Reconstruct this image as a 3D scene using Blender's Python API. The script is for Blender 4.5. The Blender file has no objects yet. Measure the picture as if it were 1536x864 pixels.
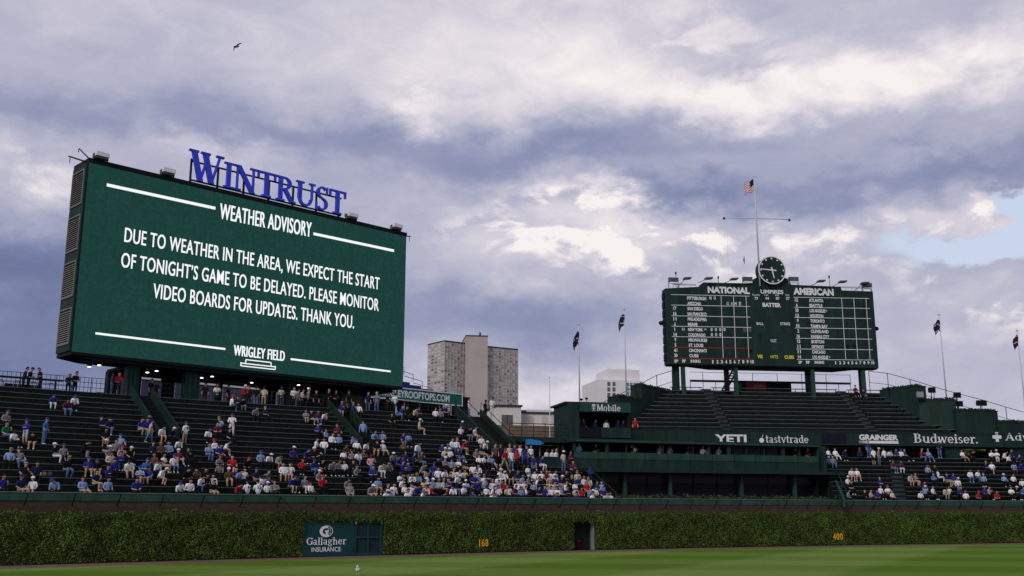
import bpy, math, random
import numpy as np
from mathutils import Vector, Matrix
R = math.radians
C = bpy.context.scene
col = C.collection

# ------------------------------------------------------------------ camera
F, TH, H = 1540.0, math.atan(338 / 1540.0), 2.7          # focal length in px of a 1536 px wide frame, pitch, eye height
CT, ST = math.cos(TH), math.sin(TH)
cam_d = bpy.data.cameras.new('camera')
cam = bpy.data.objects.new('camera', cam_d); col.objects.link(cam)
cam.location = (0, 0, H); cam.rotation_euler = (R(90) + TH, 0, 0)
cam_d.sensor_width = 36; cam_d.lens = 36 * F / 1536; cam_d.clip_start = .1; cam_d.clip_end = 6000
C.camera = cam

# ------------------------------------------------------------------ view, sun, sky
C.view_settings.view_transform = 'Standard'; C.view_settings.look = 'None'
C.view_settings.exposure = 0.0; C.view_settings.gamma = 1; C.view_settings.use_curve_mapping = False
C.render.engine = 'CYCLES'
C.cycles.max_bounces = 5
SUN_EL, SUN_ROT = R(32), R(212)                           # behind the camera, to the left
sl = bpy.data.lights.new('sun', 'SUN'); sl.energy = 1.5; sl.angle = R(18); sl.color = (1, .95, .9)
so = bpy.data.objects.new('sun', sl); col.objects.link(so)
sd = Vector((math.sin(SUN_ROT) * math.cos(SUN_EL), math.cos(SUN_ROT) * math.cos(SUN_EL), math.sin(SUN_EL)))
so.rotation_euler = sd.to_track_quat('Z', 'Y').to_euler(); so.location = sd * 60


def ray(px, py):
    x = (px - 768) / F; y = (432 - py) / F
    return Vector((x, CT - y * ST, ST + y * CT))


def at(px, py, Y):
    r = ray(px, py); t = Y / r.y
    return Vector((r.x * t, Y, H + r.z * t))


def proj(p):
    z = p[2] - H; d = p[1] * CT + z * ST; u = -p[1] * ST + z * CT
    return 768 + F * p[0] / d, 432 - F * u / d


def make_world():
    w = bpy.data.worlds.new('World'); C.world = w; w.use_nodes = True
    nt = w.node_tree; nt.nodes.clear(); L = nt.links.new

    def N(t, **k):
        n = nt.nodes.new(t)
        for a, b in k.items(): setattr(n, a, b)
        return n

    def put(s, v):
        if isinstance(v, bpy.types.NodeSocket): L(v, s)
        else: s.default_value = v

    def M(op, a, b=None, c=None, clamp=False):
        n = N('ShaderNodeMath', operation=op, use_clamp=clamp)
        put(n.inputs[0], a)
        if b is not None: put(n.inputs[1], b)
        if c is not None: put(n.inputs[2], c)
        return n.outputs[0]

    def V(op, a, b=None):
        n = N('ShaderNodeVectorMath', operation=op); put(n.inputs[0], a)
        if b is not None: put(n.inputs[1], b)
        return n.outputs['Value'] if op in ('LENGTH', 'DOT_PRODUCT') else n.outputs['Vector']

    def noise(vec, scale, detail, rough, off, dist=0.0):
        n = N('ShaderNodeTexNoise'); L(V('ADD', vec, off), n.inputs['Vector'])
        n.inputs['Scale'].default_value = scale; n.inputs['Detail'].default_value = detail
        n.inputs['Roughness'].default_value = rough; n.inputs['Distortion'].default_value = dist
        return n
    tc = N('ShaderNodeTexCoord'); d = V('NORMALIZE', tc.outputs['Generated'])
    sq = V('MULTIPLY', d, (1, 1, 1.9))
    wn = noise(sq, 7.0, 5, .6, (3.1, .4, 7.7)).outputs['Color']
    warp = V('MULTIPLY', V('SUBTRACT', wn, (.5, .5, .5)), (.13, .13, .10))
    wn2 = noise(sq, 26.0, 5, .62, (8.1, 2.4, 1.7)).outputs['Color']
    warp2 = V('MULTIPLY', V('SUBTRACT', wn2, (.5, .5, .5)), (.045, .045, .036))
    dw = V('ADD', V('ADD', d, warp), warp2)
    sx = N('ShaderNodeSeparateXYZ'); L(dw, sx.inputs[0])
    az = M('ARCTAN2', sx.outputs[0], sx.outputs[1])
    el = M('ARCSINE', M('MINIMUM', M('MAXIMUM', sx.outputs[2], -1.0), 1.0))
    cx = N('ShaderNodeCombineXYZ'); L(az, cx.inputs[0]); L(el, cx.inputs[1]); ae = cx.outputs[0]

    def blob(px, py, wx, wy):
        r = ray(px, py).normalized()
        c = (math.atan2(r.x, r.y), math.asin(r.z), 0)
        v = V('MULTIPLY', V('SUBTRACT', ae, c), (F / wx, F / wy, 0))
        l = V('LENGTH', v)
        return M('POWER', 2.71828, M('MULTIPLY', M('MULTIPLY', l, l), -1.0))
    tot = None
    for px, py, wx, wy, a in SKY:
        g = M('MULTIPLY', blob(px, py, wx, wy), a)
        tot = g if tot is None else M('ADD', tot, g)
    n1 = M('MULTIPLY', M('SUBTRACT', noise(sq, 4.2, 9, .55, (1.3, 5.2, 2.2), .5).outputs['Fac'], .5), .34)
    n2 = M('MULTIPLY', M('SUBTRACT', noise(sq, 15.0, 8, .6, (9.3, 1.2, 4.2), .8).outputs['Fac'], .5), .26)
    b = M('ADD', M('ADD', M('ADD', tot, SKY_BASE), n1), M('MULTIPLY', n2, M('ADD', .75, M('MULTIPLY', M('MAXIMUM', tot, 0.0), 2.2))))
    pz = None
    for px, py, wx, wy, a in SKY_PUFF:
        g = M('MULTIPLY', blob(px, py, wx, wy), a)
        pz = g if pz is None else M('ADD', pz, g)
    pf = N('ShaderNodeMapRange'); pf.interpolation_type = 'SMOOTHSTEP'
    L(noise(sq, 14.0, 9, .58, (4.7, 3.3, 6.1), .35).outputs['Fac'], pf.inputs[0]); pf.inputs[1].default_value = .46; pf.inputs[2].default_value = .60
    puff = M('MULTIPLY', M('SUBTRACT', pf.outputs[0], .45), M('MINIMUM', M('MULTIPLY', pz, .50), .50))
    b = M('ADD', b, puff)
    cr = N('ShaderNodeValToRGB'); L(b, cr.inputs[0])
    e = cr.color_ramp.elements
    for i, (p, c) in enumerate(SKY_RAMP):
        k = e[i] if i < 2 else e.new(p)
        k.position = p; k.color = (*c, 1)
    cl = V('MULTIPLY', cr.outputs[0], (10, 10, 10))
    sky = N('ShaderNodeTexSky', sky_type='NISHITA'); sky.sun_disc = False
    sky.sun_elevation = SUN_EL; sky.sun_rotation = SUN_ROT; sky.air_density = 1.2; sky.dust_density = 1.5
    gap = None
    for px, py, wx, wy, a in SKY_GAPS:
        g = M('MULTIPLY', blob(px, py, wx, wy), a)
        gap = g if gap is None else M('ADD', gap, g)
    gap = M('ADD', gap, M('MULTIPLY', n2, 1.2))
    mr = N('ShaderNodeMapRange'); mr.interpolation_type = 'SMOOTHSTEP'
    L(gap, mr.inputs[0]); mr.inputs[1].default_value = .25; mr.inputs[2].default_value = .66
    mx = N('ShaderNodeMixRGB'); L(mr.outputs[0], mx.inputs[0]); L(cl, mx.inputs[1])
    skm = V('MULTIPLY', sky.outputs[0], SKY_GAIN); hz = N('ShaderNodeMixRGB'); hz.inputs[0].default_value = .85
    L(skm, hz.inputs[1]); hz.inputs[2].default_value = (6.3, 7.0, 8.6, 1)
    L(hz.outputs[0], mx.inputs[2])
    bg = N('ShaderNodeBackground'); bg.inputs[1].default_value = .1; L(mx.outputs[0], bg.inputs[0])
    out = N('ShaderNodeOutputWorld'); L(bg.outputs[0], out.inputs[0])


# cloud masses: direction (given as a pixel of the photograph), spread, brightness
SKY_BASE = .55
SKY_GAIN = (1.0, 1.0, 1.0)
SKY = [(1462, 322, 80, 22, .34), (400, 30, 620, 95, .13), (700, 110, 300, 50, .10), (920, 25, 300, 85, .24), (1330, 125, 290, 62, .36), (1480, 60, 180, 50, .10), (622, 150, 60, 32, .16), (1020, 140, 280, 46, .18),
       (865, 335, 140, 44, .42), (1005, 345, 110, 40, .22), (1190, 372, 210, 44, .30), (60, 262, 110, 40, .22), (640, 285, 110, 26, .10), (720, 340, 80, 40, .10),
       (330, 222, 140, 20, .16), (235, 180, 24, 18, .12), (1500, 435, 110, 46, .28), (820, 590, 220, 40, .24), (1250, 530, 330, 90, .10), (730, 395, 120, 40, .10), (900, 420, 200, 40, .06),
       (480, 195, 430, 32, -.17), (1000, 222, 340, 30, -.17), (1270, 274, 300, 26, -.20), (780, 235, 140, 28, -.10), (60, 170, 170, 30, -.12), (1500, 255, 90, 24, -.1),
       (45, 420, 210, 70, -.47), (650, 470, 240, 55, -.20), (1030, 292, 110, 26, -.20), (1150, 12, 90, 30, -.10), (1120, 95, 90, 14, -.14), (980, 400, 50, 14, -.1),
       (60, 560, 220, 60, -.34), (880, 480, 160, 40, -.12)]
SKY_GAPS = [(1475, 358, 125, 40, 1.25), (1535, 300, 70, 26, .9), (1462, 322, 62, 15, -1.5), (1500, 425, 90, 30, -.5)]
SKY_PUFF = [(850, 335, 150, 48, 1.0), (1010, 350, 120, 44, .9), (1200, 372, 190, 40, .7), (1490, 430, 110, 55, .9), (1458, 322, 60, 20, .6), (1060, 70, 120, 50, .35), (640, 150, 60, 30, .4), (60, 260, 90, 36, .3), (1480, 120, 120, 40, .3)]
SKY_RAMP = [(0.0, (.125, .152, .295)), (.2, (.19, .222, .385)), (.42, (.32, .343, .495)), (.62, (.50, .495, .615)), (.82, (.76, .715, .765)), (.97, (.93, .875, .865))]
make_world()

# ------------------------------------------------------------------ helpers
random.seed(7)


def mat(name, rgb, rough=.7, var=.25, vs=1.5, metal=0, bump=0, bs=30, spec=.12, island=False, streak=1.0):
    m = bpy.data.materials.new(name); m.use_nodes = True
    nt = m.node_tree; p = nt.nodes['Principled BSDF']
    p.inputs['Roughness'].default_value = rough; p.inputs['Metallic'].default_value = metal
    p.inputs['Specular IOR Level'].default_value = spec
    p.inputs['Base Color'].default_value = (*rgb, 1)
    if var or bump or island:
        tc = nt.nodes.new('ShaderNodeTexCoord')
        n = nt.nodes.new('ShaderNodeTexNoise'); n.inputs['Scale'].default_value = vs; n.inputs['Detail'].default_value = 6
        n.inputs['Roughness'].default_value = .65
        if streak != 1.0:
            mp = nt.nodes.new('ShaderNodeMapping'); mp.inputs['Scale'].default_value = (1, 1, streak)
            nt.links.new(tc.outputs['Object'], mp.inputs['Vector']); nt.links.new(mp.outputs[0], n.inputs['Vector'])
        else: nt.links.new(tc.outputs['Object'], n.inputs['Vector'])
        mr = nt.nodes.new('ShaderNodeMapRange')
        mr.inputs[1].default_value = .25; mr.inputs[2].default_value = .75
        mr.inputs[3].default_value = 1 - var; mr.inputs[4].default_value = 1 + var
        nt.links.new(n.outputs['Fac'], mr.inputs[0])
        f = mr.outputs[0]
        if island:
            g = nt.nodes.new('ShaderNodeNewGeometry'); m2 = nt.nodes.new('ShaderNodeMapRange')
            m2.inputs[3].default_value = .45; m2.inputs[4].default_value = 1.6
            nt.links.new(g.outputs['Random Per Island'], m2.inputs[0])
            mm = nt.nodes.new('ShaderNodeMath'); mm.operation = 'MULTIPLY'
            nt.links.new(f, mm.inputs[0]); nt.links.new(m2.outputs[0], mm.inputs[1]); f = mm.outputs[0]
        vm = nt.nodes.new('ShaderNodeVectorMath'); vm.operation = 'SCALE'; vm.inputs[0].default_value = rgb
        nt.links.new(f, vm.inputs['Scale']); nt.links.new(vm.outputs[0], p.inputs['Base Color'])
        if bump:
            n2 = nt.nodes.new('ShaderNodeTexNoise'); n2.inputs['Scale'].default_value = bs; n2.inputs['Detail'].default_value = 4
            nt.links.new(tc.outputs['Object'], n2.inputs['Vector'])
            b = nt.nodes.new('ShaderNodeBump'); b.inputs['Strength'].default_value = bump; b.inputs['Distance'].default_value = .05
            nt.links.new(n2.outputs['Fac'], b.inputs['Height']); nt.links.new(b.outputs[0], p.inputs['Normal'])
    return m


def emit(name, rgb, s=1.0):
    m = bpy.data.materials.new(name); m.use_nodes = True
    p = m.node_tree.nodes['Principled BSDF']
    p.inputs['Base Color'].default_value = (0.004, .004, .004, 1); p.inputs['Roughness'].default_value = .8; p.inputs['Specular IOR Level'].default_value = .02
    p.inputs['Emission Color'].default_value = (*rgb, 1); p.inputs['Emission Strength'].default_value = s
    return m


MT = {}
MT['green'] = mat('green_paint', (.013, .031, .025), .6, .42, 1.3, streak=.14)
MT['green_bright'] = mat('green_panel_paint', (.020, .058, .043), .55, .38, 1.4, streak=.14)  # brighter green than the plain paint
MT['dgreen'] = mat('dark_green_paint', (.014, .032, .025), .6, .4, 1.2, streak=.16)
MT['tread'] = mat('bleacher_tread', (.0125, .0165, .015), .85, .4, 1.3)
MT['bench'] = mat('bleacher_plank', (.078, .096, .089), .6, .35, 1.7)
MT['step'] = mat('stair_tread', (.04, .045, .05), .85, .3, 1.5)
MT['black'] = mat('black_steel', (.006, .007, .008), .6, .2)
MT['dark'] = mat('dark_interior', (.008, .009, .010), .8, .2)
MT['glass'] = mat('dark_glass', (.006, .007, .009), .4, 0, spec=.1)
MT['white'] = mat('white_paint', (.74, .74, .74), .6, .08)
MT['offwhite'] = mat('white_lettering', (.74, .74, .74), .6, .06)
MT['steel'] = mat('grey_steel', (.32, .33, .34), .45, .2, metal=.4)
MT['dsteel'] = mat('dark_grey_steel', (.09, .095, .1), .5, .2, metal=.3)
MT['pole'] = mat('pole_paint', (.55, .56, .58), .45, .1)
MT['vent'] = mat('vent_tan', (.19, .175, .155), .6, .15)
MT['cap_rail'] = mat('pale_cap', (.16, .18, .17), .6, .25)  # pale grey-green top edge of the padding
MT['aisle'] = mat('aisle_wall_paint', (.010, .025, .019), .7, .35, .9)
MT['gate_pane'] = mat('gate_wire_pane', (.014, .030, .032), .7, .3, 3)
MT['red'] = mat('red_paint', (.45, .02, .02), .6, .1)
MT['yellow'] = mat('yellow_paint', (.72, .62, .03), .6, .08)
MT['amber'] = mat('yellow_marker_paint', (.85, .42, .02), .6, .1)
MT['blue'] = mat('blue_face_paint', (.045, .07, .66), .45, .1)
MT['blue_seat'] = mat('blue_bleacher_seat', (.02, .03, .16), .6, .2)
MT['tarp'] = mat('blue_awning_cloth', (.03, .20, .50), .6, .15)
MT['concrete'] = mat('tower_concrete', (.42, .375, .335), .85, .12, .05)
MT['cwall'] = mat('cream_render', (.66, .62, .56), .85, .1, .2)
MT['wwall'] = mat('white_render', (.74, .71, .69), .8, .06, .1)
MT['brown'] = mat('brown_brick', (.16, .115, .085), .9, .25, .6)
MT['beige'] = mat('beige_panel', (.10, .09, .075), .8, .2)
MT['roof'] = mat('roof_felt', (.05, .05, .055), .9, .2)
MT['win_d'] = mat('window_dark', (.13, .12, .12), .3, 0, spec=.2)
MT['win_m'] = mat('window_grey', (.30, .28, .27), .3, 0, spec=.3)
MT['win_l'] = mat('window_blind', (.52, .49, .47), .5, 0)
MT['teal'] = mat('teal_glass', (.10, .20, .24), .2, .2, spec=.6)
MT['sign_green'] = mat('sign_green', (.012, .13, .105), .45, .1)
MT['gate'] = mat('gate_green', (.010, .050, .052), .5, .15, .9)
MT['lamp'] = emit('downlight_glow', (1, .93, .78), 4.0)
MT['tube'] = emit('sky_gap_glow', (.75, .78, .85), .28)  # glow added in place of bright sky between beam and soffit
MT['scr_text'] = emit('screen_white', (.93, .95, .97), 1.0)
MT['leaf'] = mat('ivy_leaf', (.056, .092, .015), .6, .6, .55, island=True)
MT['shrub'] = mat('juniper_leaf', (.026, .040, .016), .7, .4, 1.5, island=True)
MT['bird'] = mat('bird_grey', (.12, .12, .13), .8, .2)
MT['feather'] = mat('white_feather', (.7, .7, .7), .8, .1)
MT['flag_navy'] = mat('flag_navy', (.012, .014, .035), .8, .2)
MT['flag_red'] = mat('flag_red', (.40, .02, .03), .8, .1)
MT['flag_white'] = mat('flag_white', (.75, .75, .75), .8, .1)
MT['flag_dred'] = mat('flag_dark_red', (.09, .008, .012), .8, .1)
MT['redsign'] = mat('faded_red_sign', (.20, .03, .03), .7, .2)

# screen: emissive module grid
m = emit('screen_face', (.0105, .049, .042), 1.0); MT['screen'] = m
nt = m.node_tree
tc = nt.nodes.new('ShaderNodeTexCoord'); nz = nt.nodes.new('ShaderNodeTexNoise'); nz.inputs['Scale'].default_value = 3.2
nz.inputs['Detail'].default_value = 5; nz.inputs['Roughness'].default_value = .8
mr = nt.nodes.new('ShaderNodeMapRange'); mr.inputs[1].default_value = .3; mr.inputs[2].default_value = .7
mr.inputs[3].default_value = .78; mr.inputs[4].default_value = 1.22
nt.links.new(tc.outputs['Object'], nz.inputs['Vector']); nt.links.new(nz.outputs['Fac'], mr.inputs[0])
mp = nt.nodes.new('ShaderNodeMapping'); mp.inputs['Rotation'].default_value = (0, 0, R(-44.3)); nt.links.new(tc.outputs['Object'], mp.inputs['Vector'])
sp = nt.nodes.new('ShaderNodeSeparateXYZ'); nt.links.new(mp.outputs[0], sp.inputs[0]); cb = nt.nodes.new('ShaderNodeCombineXYZ')
nt.links.new(sp.outputs[0], cb.inputs[0]); nt.links.new(sp.outputs[2], cb.inputs[1])
bk = nt.nodes.new('ShaderNodeTexBrick'); bk.offset = 0; bk.inputs['Scale'].default_value = 1; bk.inputs['Brick Width'].default_value = .96; bk.inputs['Row Height'].default_value = .96; bk.inputs['Mortar Size'].default_value = .035
bk.inputs['Color1'].default_value = (.96, .96, .96, 1); bk.inputs['Color2'].default_value = (1.04, 1.04, 1.04, 1); bk.inputs['Mortar'].default_value = (.9, .9, .9, 1)
nt.links.new(cb.outputs[0], bk.inputs['Vector'])
mu = nt.nodes.new('ShaderNodeMath'); mu.operation = 'MULTIPLY'; nt.links.new(mr.outputs[0], mu.inputs[0]); nt.links.new(bk.outputs['Color'], mu.inputs[1])
nt.links.new(mu.outputs[0], nt.nodes['Principled BSDF'].inputs['Emission Strength'])

# brick
m = mat('red_brick', (.15, .085, .06), .9, 0); MT['brick'] = m
nt = m.node_tree; uvn = nt.nodes.new('ShaderNodeUVMap'); bt = nt.nodes.new('ShaderNodeTexBrick')
bt.inputs['Color1'].default_value = (.06, .036, .026, 1); bt.inputs['Color2'].default_value = (.085, .052, .036, 1)
bt.inputs['Mortar'].default_value = (.045, .038, .033, 1); bt.inputs['Scale'].default_value = 1.0
bt.inputs['Brick Width'].default_value = .3; bt.inputs['Row Height'].default_value = .1; bt.inputs['Mortar Size'].default_value = .012
nt.links.new(uvn.outputs[0], bt.inputs['Vector']); nt.links.new(bt.outputs['Color'], nt.nodes['Principled BSDF'].inputs['Base Color'])

# mown grass
m = mat('mown_grass', (.06, .1, .03), .95, 0, spec=0.0); MT['grass'] = m
nt = m.node_tree; P = nt.nodes['Principled BSDF']
tc = nt.nodes.new('ShaderNodeTexCoord')


def stripes(ang, width, off):
    mp = nt.nodes.new('ShaderNodeMapping'); mp.inputs['Rotation'].default_value = (0, 0, ang); mp.inputs['Location'].default_value = (off, 0, 0)
    nt.links.new(tc.outputs['Object'], mp.inputs['Vector'])
    s = nt.nodes.new('ShaderNodeSeparateXYZ'); nt.links.new(mp.outputs[0], s.inputs[0])
    a = nt.nodes.new('ShaderNodeMath'); a.operation = 'MULTIPLY'; a.inputs[1].default_value = math.pi / width
    nt.links.new(s.outputs[0], a.inputs[0])
    b = nt.nodes.new('ShaderNodeMath'); b.operation = 'SINE'; nt.links.new(a.outputs[0], b.inputs[0])
    c = nt.nodes.new('ShaderNodeMath'); c.operation = 'MULTIPLY'; c.inputs[1].default_value = 5; nt.links.new(b.outputs[0], c.inputs[0])
    d = nt.nodes.new('ShaderNodeClamp'); d.inputs[1].default_value = -1; d.inputs[2].default_value = 1; nt.links.new(c.outputs[0], d.inputs[0])
    return d.outputs[0]


s1 = stripes(R(-80), 6.0, 1.5); s2 = stripes(R(30), 8.5, 3.0)
ad = nt.nodes.new('ShaderNodeMath'); ad.operation = 'MULTIPLY_ADD'; ad.inputs[1].default_value = .8
nt.links.new(s1, ad.inputs[0]); nt.links.new(s2, ad.inputs[2])
nz = nt.nodes.new('ShaderNodeTexNoise'); nz.inputs['Scale'].default_value = 1.6; nz.inputs['Detail'].default_value = 12; nz.inputs['Roughness'].default_value = .85
nt.links.new(tc.outputs['Object'], nz.inputs['Vector'])
ad2 = nt.nodes.new('ShaderNodeMath'); ad2.operation = 'MULTIPLY_ADD'; ad2.inputs[1].default_value = 4.2
nt.links.new(nz.outputs['Fac'], ad2.inputs[0]); nt.links.new(ad.outputs[0], ad2.inputs[2])
mr = nt.nodes.new('ShaderNodeMapRange'); mr.inputs[1].default_value = .1; mr.inputs[2].default_value = 4.1
nt.links.new(ad2.outputs[0], mr.inputs[0])
cr = nt.nodes.new('ShaderNodeValToRGB'); nt.links.new(mr.outputs[0], cr.inputs[0])
cr.color_ramp.elements[0].color = (.084, .150, .017, 1); cr.color_ramp.elements[1].color = (.160, .232, .058, 1)
nt.links.new(cr.outputs[0], P.inputs['Base Color'])
MT['track'] = mat('warning_track_clay', (.155, .105, .072), .95, .2, .8)
MT['asphalt'] = mat('asphalt_ground', (.05, .05, .052), .9, .2, .05)

LOC = {}                                    # absolute base point of every thing and part


def tag(o, label=None, cat=None, group=None, kind=None):
    if label: o['label'] = label
    if cat: o['category'] = cat
    if group: o['group'] = group
    if kind: o['kind'] = kind
    return o


def thing(name, label, cat, loc, group=None):
    o = bpy.data.objects.new(name, None); col.objects.link(o); o.location = loc; o.empty_display_size = .3
    LOC[o] = Vector(loc)
    return tag(o, label, cat, group)


class MB:
    """collects boxes, prisms, tubes and ribbons; build() links them as ONE mesh object"""

    def __init__(s): s.v = []; s.f = []; s.uv = []; s.sm = []; s.mi = []; s.cur = 0

    def add(s, vs, fs, smooth=False, uv=None):
        o = len(s.v); s.v += [tuple(x) for x in vs]
        for i, f in enumerate(fs):
            s.f.append([o + k for k in f]); s.sm.append(smooth); s.mi.append(s.cur)
            s.uv.append(uv[i] if uv else None)
        return s

    def hexa(s, a, b):                       # two quads, lower and upper (or front and back) loops
        n = len(a)
        fs = [list(range(n))[::-1], list(range(n, 2 * n))] + [[i, (i + 1) % n, n + (i + 1) % n, n + i] for i in range(n)]
        return s.add(list(a) + list(b), fs)

    def box(s, x0, x1, y0, y1, z0, z1):
        return s.hexa([(x0, y0, z0), (x1, y0, z0), (x1, y1, z0), (x0, y1, z0)], [(x0, y0, z1), (x1, y0, z1), (x1, y1, z1), (x0, y1, z1)])

    def tube(s, pts, r, n=8, cap=True):
        pts = [Vector(p) for p in pts]; rs = r if isinstance(r, (list, tuple)) else [r] * len(pts)
        vs = []; fs = []
        for i, p in enumerate(pts):
            d = (pts[min(i + 1, len(pts) - 1)] - pts[max(i - 1, 0)]).normalized()
            a = d.cross(Vector((0, 0, 1)))
            if a.length < .05: a = Vector((1, 0, 0))
            a.normalize(); b = d.cross(a)
            vs += [p + (a * math.cos(t * 2 * math.pi / n) + b * math.sin(t * 2 * math.pi / n)) * rs[i] for t in range(n)]
        for i in range(len(pts) - 1):
            for t in range(n):
                fs.append([i * n + t, i * n + (t + 1) % n, (i + 1) * n + (t + 1) % n, (i + 1) * n + t])
        s.add(vs, fs, n > 5)
        if cap:
            k = len(pts) - 1
            s.f += [[len(s.v) - len(vs) + t for t in range(n)][::-1], [len(s.v) - n + t for t in range(n)]]
            s.sm += [False, False]; s.mi += [s.cur] * 2; s.uv += [None, None]
        return s

    def ball(s, c, r, sc=(1, 1, 1), n=10):
        vs = []; fs = []
        for i in range(1, n // 2 + 1):
            for j in range(n):
                t = math.pi * i / (n // 2 + 1); q = 2 * math.pi * j / n
                vs.append((c[0] + r * sc[0] * math.sin(t) * math.cos(q), c[1] + r * sc[1] * math.sin(t) * math.sin(q), c[2] + r * sc[2] * math.cos(t)))
        m = n // 2
        vs += [(c[0], c[1], c[2] + r * sc[2]), (c[0], c[1], c[2] - r * sc[2])]
        for i in range(m - 1):
            for j in range(n): fs.append([i * n + j, (i + 1) * n + j, (i + 1) * n + (j + 1) % n, i * n + (j + 1) % n])
        for j in range(n):
            fs.append([m * n, j, (j + 1) % n]); fs.append([m * n + 1, (m - 1) * n + (j + 1) % n, (m - 1) * n + j])
        return s.add(vs, fs, True)

    def strip(s, rows, uvf=None):            # rows: list of equal-length point lists -> open surface
        n = len(rows[0]); vs = [p for r in rows for p in r]; fs = []; uv = []
        for i in range(len(rows) - 1):
            for j in range(n - 1):
                q = [i * n + j, (i + 1) * n + j, (i + 1) * n + j + 1, i * n + j + 1]; fs.append(q)
                if uvf: uv.append([uvf(k // n, k % n) for k in q])
        return s.add(vs, fs, uv=uv or None)

    def ribbon(s, secs):                     # secs: list of closed sections -> closed solid
        n = len(secs[0]); vs = [p for r in secs for p in r]; fs = [list(range(n)), [len(vs) - n + i for i in range(n)][::-1]]
        for i in range(len(secs) - 1):
            for j in range(n): fs.append([i * n + j, (i + 1) * n + j, (i + 1) * n + (j + 1) % n, i * n + (j + 1) % n])
        return s.add(vs, fs)

    def build(s, name, mats, parent=None, base=None):
        if not isinstance(mats, (list, tuple)): mats = [mats]
        me = bpy.data.meshes.new(name); v = np.array(s.v, dtype=float)
        if parent is not None: b = LOC[parent]
        elif base is not None: b = Vector(base)
        else: b = Vector(((v[:, 0].min() + v[:, 0].max()) / 2, (v[:, 1].min() + v[:, 1].max()) / 2, v[:, 2].min()))
        me.from_pydata((v - np.array(b)).tolist(), [], s.f)
        me.polygons.foreach_set('use_smooth', s.sm); me.polygons.foreach_set('material_index', s.mi)
        if any(u is not None for u in s.uv):
            ul = me.uv_layers.new(name='UVMap')
            for p, u in zip(me.polygons, s.uv):
                for k, li in enumerate(p.loop_indices): ul.data[li].uv = u[k] if u else (0, 0)
        for m_ in mats: me.materials.append(m_)
        o = bpy.data.objects.new(name, me); col.objects.link(o)
        if parent is not None: o.parent = parent
        else: o.location = b
        LOC[o] = b
        return o


class Fac:
    """a vertical plane: s runs along it, d goes away from the camera behind it"""

    def __init__(s, p, ang):
        s.p = Vector((p[0], p[1])); s.a = ang; s.x = Vector((math.cos(ang), math.sin(ang))); s.n = Vector((-math.sin(ang), math.cos(ang)))

    def w(s, a, d, z):
        q = s.p + s.x * a + s.n * d
        return (q.x, q.y, z)

    def px(s, px, py, d=0.0):                # where the line of sight of a pixel meets the plane
        r = ray(px, py); o = s.p + s.n * d
        t = (o.x * s.x.y - o.y * s.x.x) / (r.x * s.x.y - r.y * s.x.x)
        return (r.x * t - o.x) * s.x.x + (r.y * t - o.y) * s.x.y, H + r.z * t

    def box(s, mb, s0, s1, z0, z1, d0, d1):
        return mb.hexa([s.w(s0, d0, z0), s.w(s1, d0, z0), s.w(s1, d1, z0), s.w(s0, d1, z0)],
                       [s.w(s0, d0, z1), s.w(s1, d0, z1), s.w(s1, d1, z1), s.w(s0, d1, z1)])

    def poly(s, mb, pts, d0, d1):
        return mb.hexa([s.w(a, d0, z) for a, z in pts], [s.w(a, d1, z) for a, z in pts])

    def quad(s, mb, px0, px1, py0, py1, d0, d1):  # box spanning a pixel rectangle
        a = s.px(px0, (py0 + py1) / 2, d0)[0]; b = s.px(px1, (py0 + py1) / 2, d0)[0]; m = (px0 + px1) / 2
        return s.box(mb, a, b, s.px(m, py1, d0)[1], s.px(m, py0, d0)[1], d0, d1)


def text_geo(body, offset=.0, spacing=1.0):
    cu = bpy.data.curves.new('lettering', 'FONT'); cu.body = body; cu.offset = offset; cu.space_character = spacing
    cu.resolution_u = 4
    o = bpy.data.objects.new('lettering', cu); col.objects.link(o)
    dg = bpy.context.evaluated_depsgraph_get(); dg.update()
    me = bpy.data.meshes.new_from_object(o.evaluated_get(dg))
    vs = [tuple(v.co) for v in me.vertices]; fs = [list(p.vertices) for p in me.polygons]
    bpy.data.objects.remove(o); bpy.data.curves.remove(cu); bpy.data.meshes.remove(me)
    return vs, fs


def text_on(mb, fac, body, a0, a1, z0, z1, d, offset=.02, spacing=1.0, depth=0.0, shear=0):
    """lettering fitted into a rectangle of a facade"""
    vs, fs = text_geo(body, offset, spacing)
    xs = [v[0] for v in vs]; ys = [v[1] for v in vs]; x0, x1, y0, y1 = min(xs), max(xs), min(ys), max(ys)
    cap = [v[1] for v in vs]
    fx = (a1 - a0) / (x1 - x0); fz = (z1 - z0) / (y1 - y0)
    loc = [(a0 + (v[0] - x0) * fx, z0 + (v[1] - y0) * fz + (v[0] - x0) / (x1 - x0) * shear) for v in vs]
    mb.add([fac.w(a, d, z) for a, z in loc], fs)
    if depth:
        n = len(loc)
        mb.add([fac.w(a, d + depth, z) for a, z in loc], [f[::-1] for f in fs])
        from collections import Counter
        ed = Counter(); dirs = {}
        for f in fs:
            for i in range(len(f)):
                e = (f[i], f[(i + 1) % len(f)]); ed[tuple(sorted(e))] += 1; dirs[tuple(sorted(e))] = e
        for k, c in ed.items():
            if c == 1:
                i, j = dirs[k]
                mb.add([fac.w(*loc[i][:1], d, loc[i][1]), fac.w(loc[j][0], d, loc[j][1]), fac.w(loc[j][0], d + depth, loc[j][1]), fac.w(loc[i][0], d + depth, loc[i][1])], [[0, 1, 2, 3]])


def text_px(mb, fac, body, x0, x1, yb0, yb1, yt, d=-.02, **k):
    """lettering placed from pixels: left foot, right foot and left cap height"""
    a0, z0 = fac.px(x0, yb0, d); a1, _ = fac.px(x1, yb1, d); _, zt = fac.px(x0, yt, d)
    text_on(mb, fac, body, a0, a1, z0, zt, d, **k)


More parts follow.
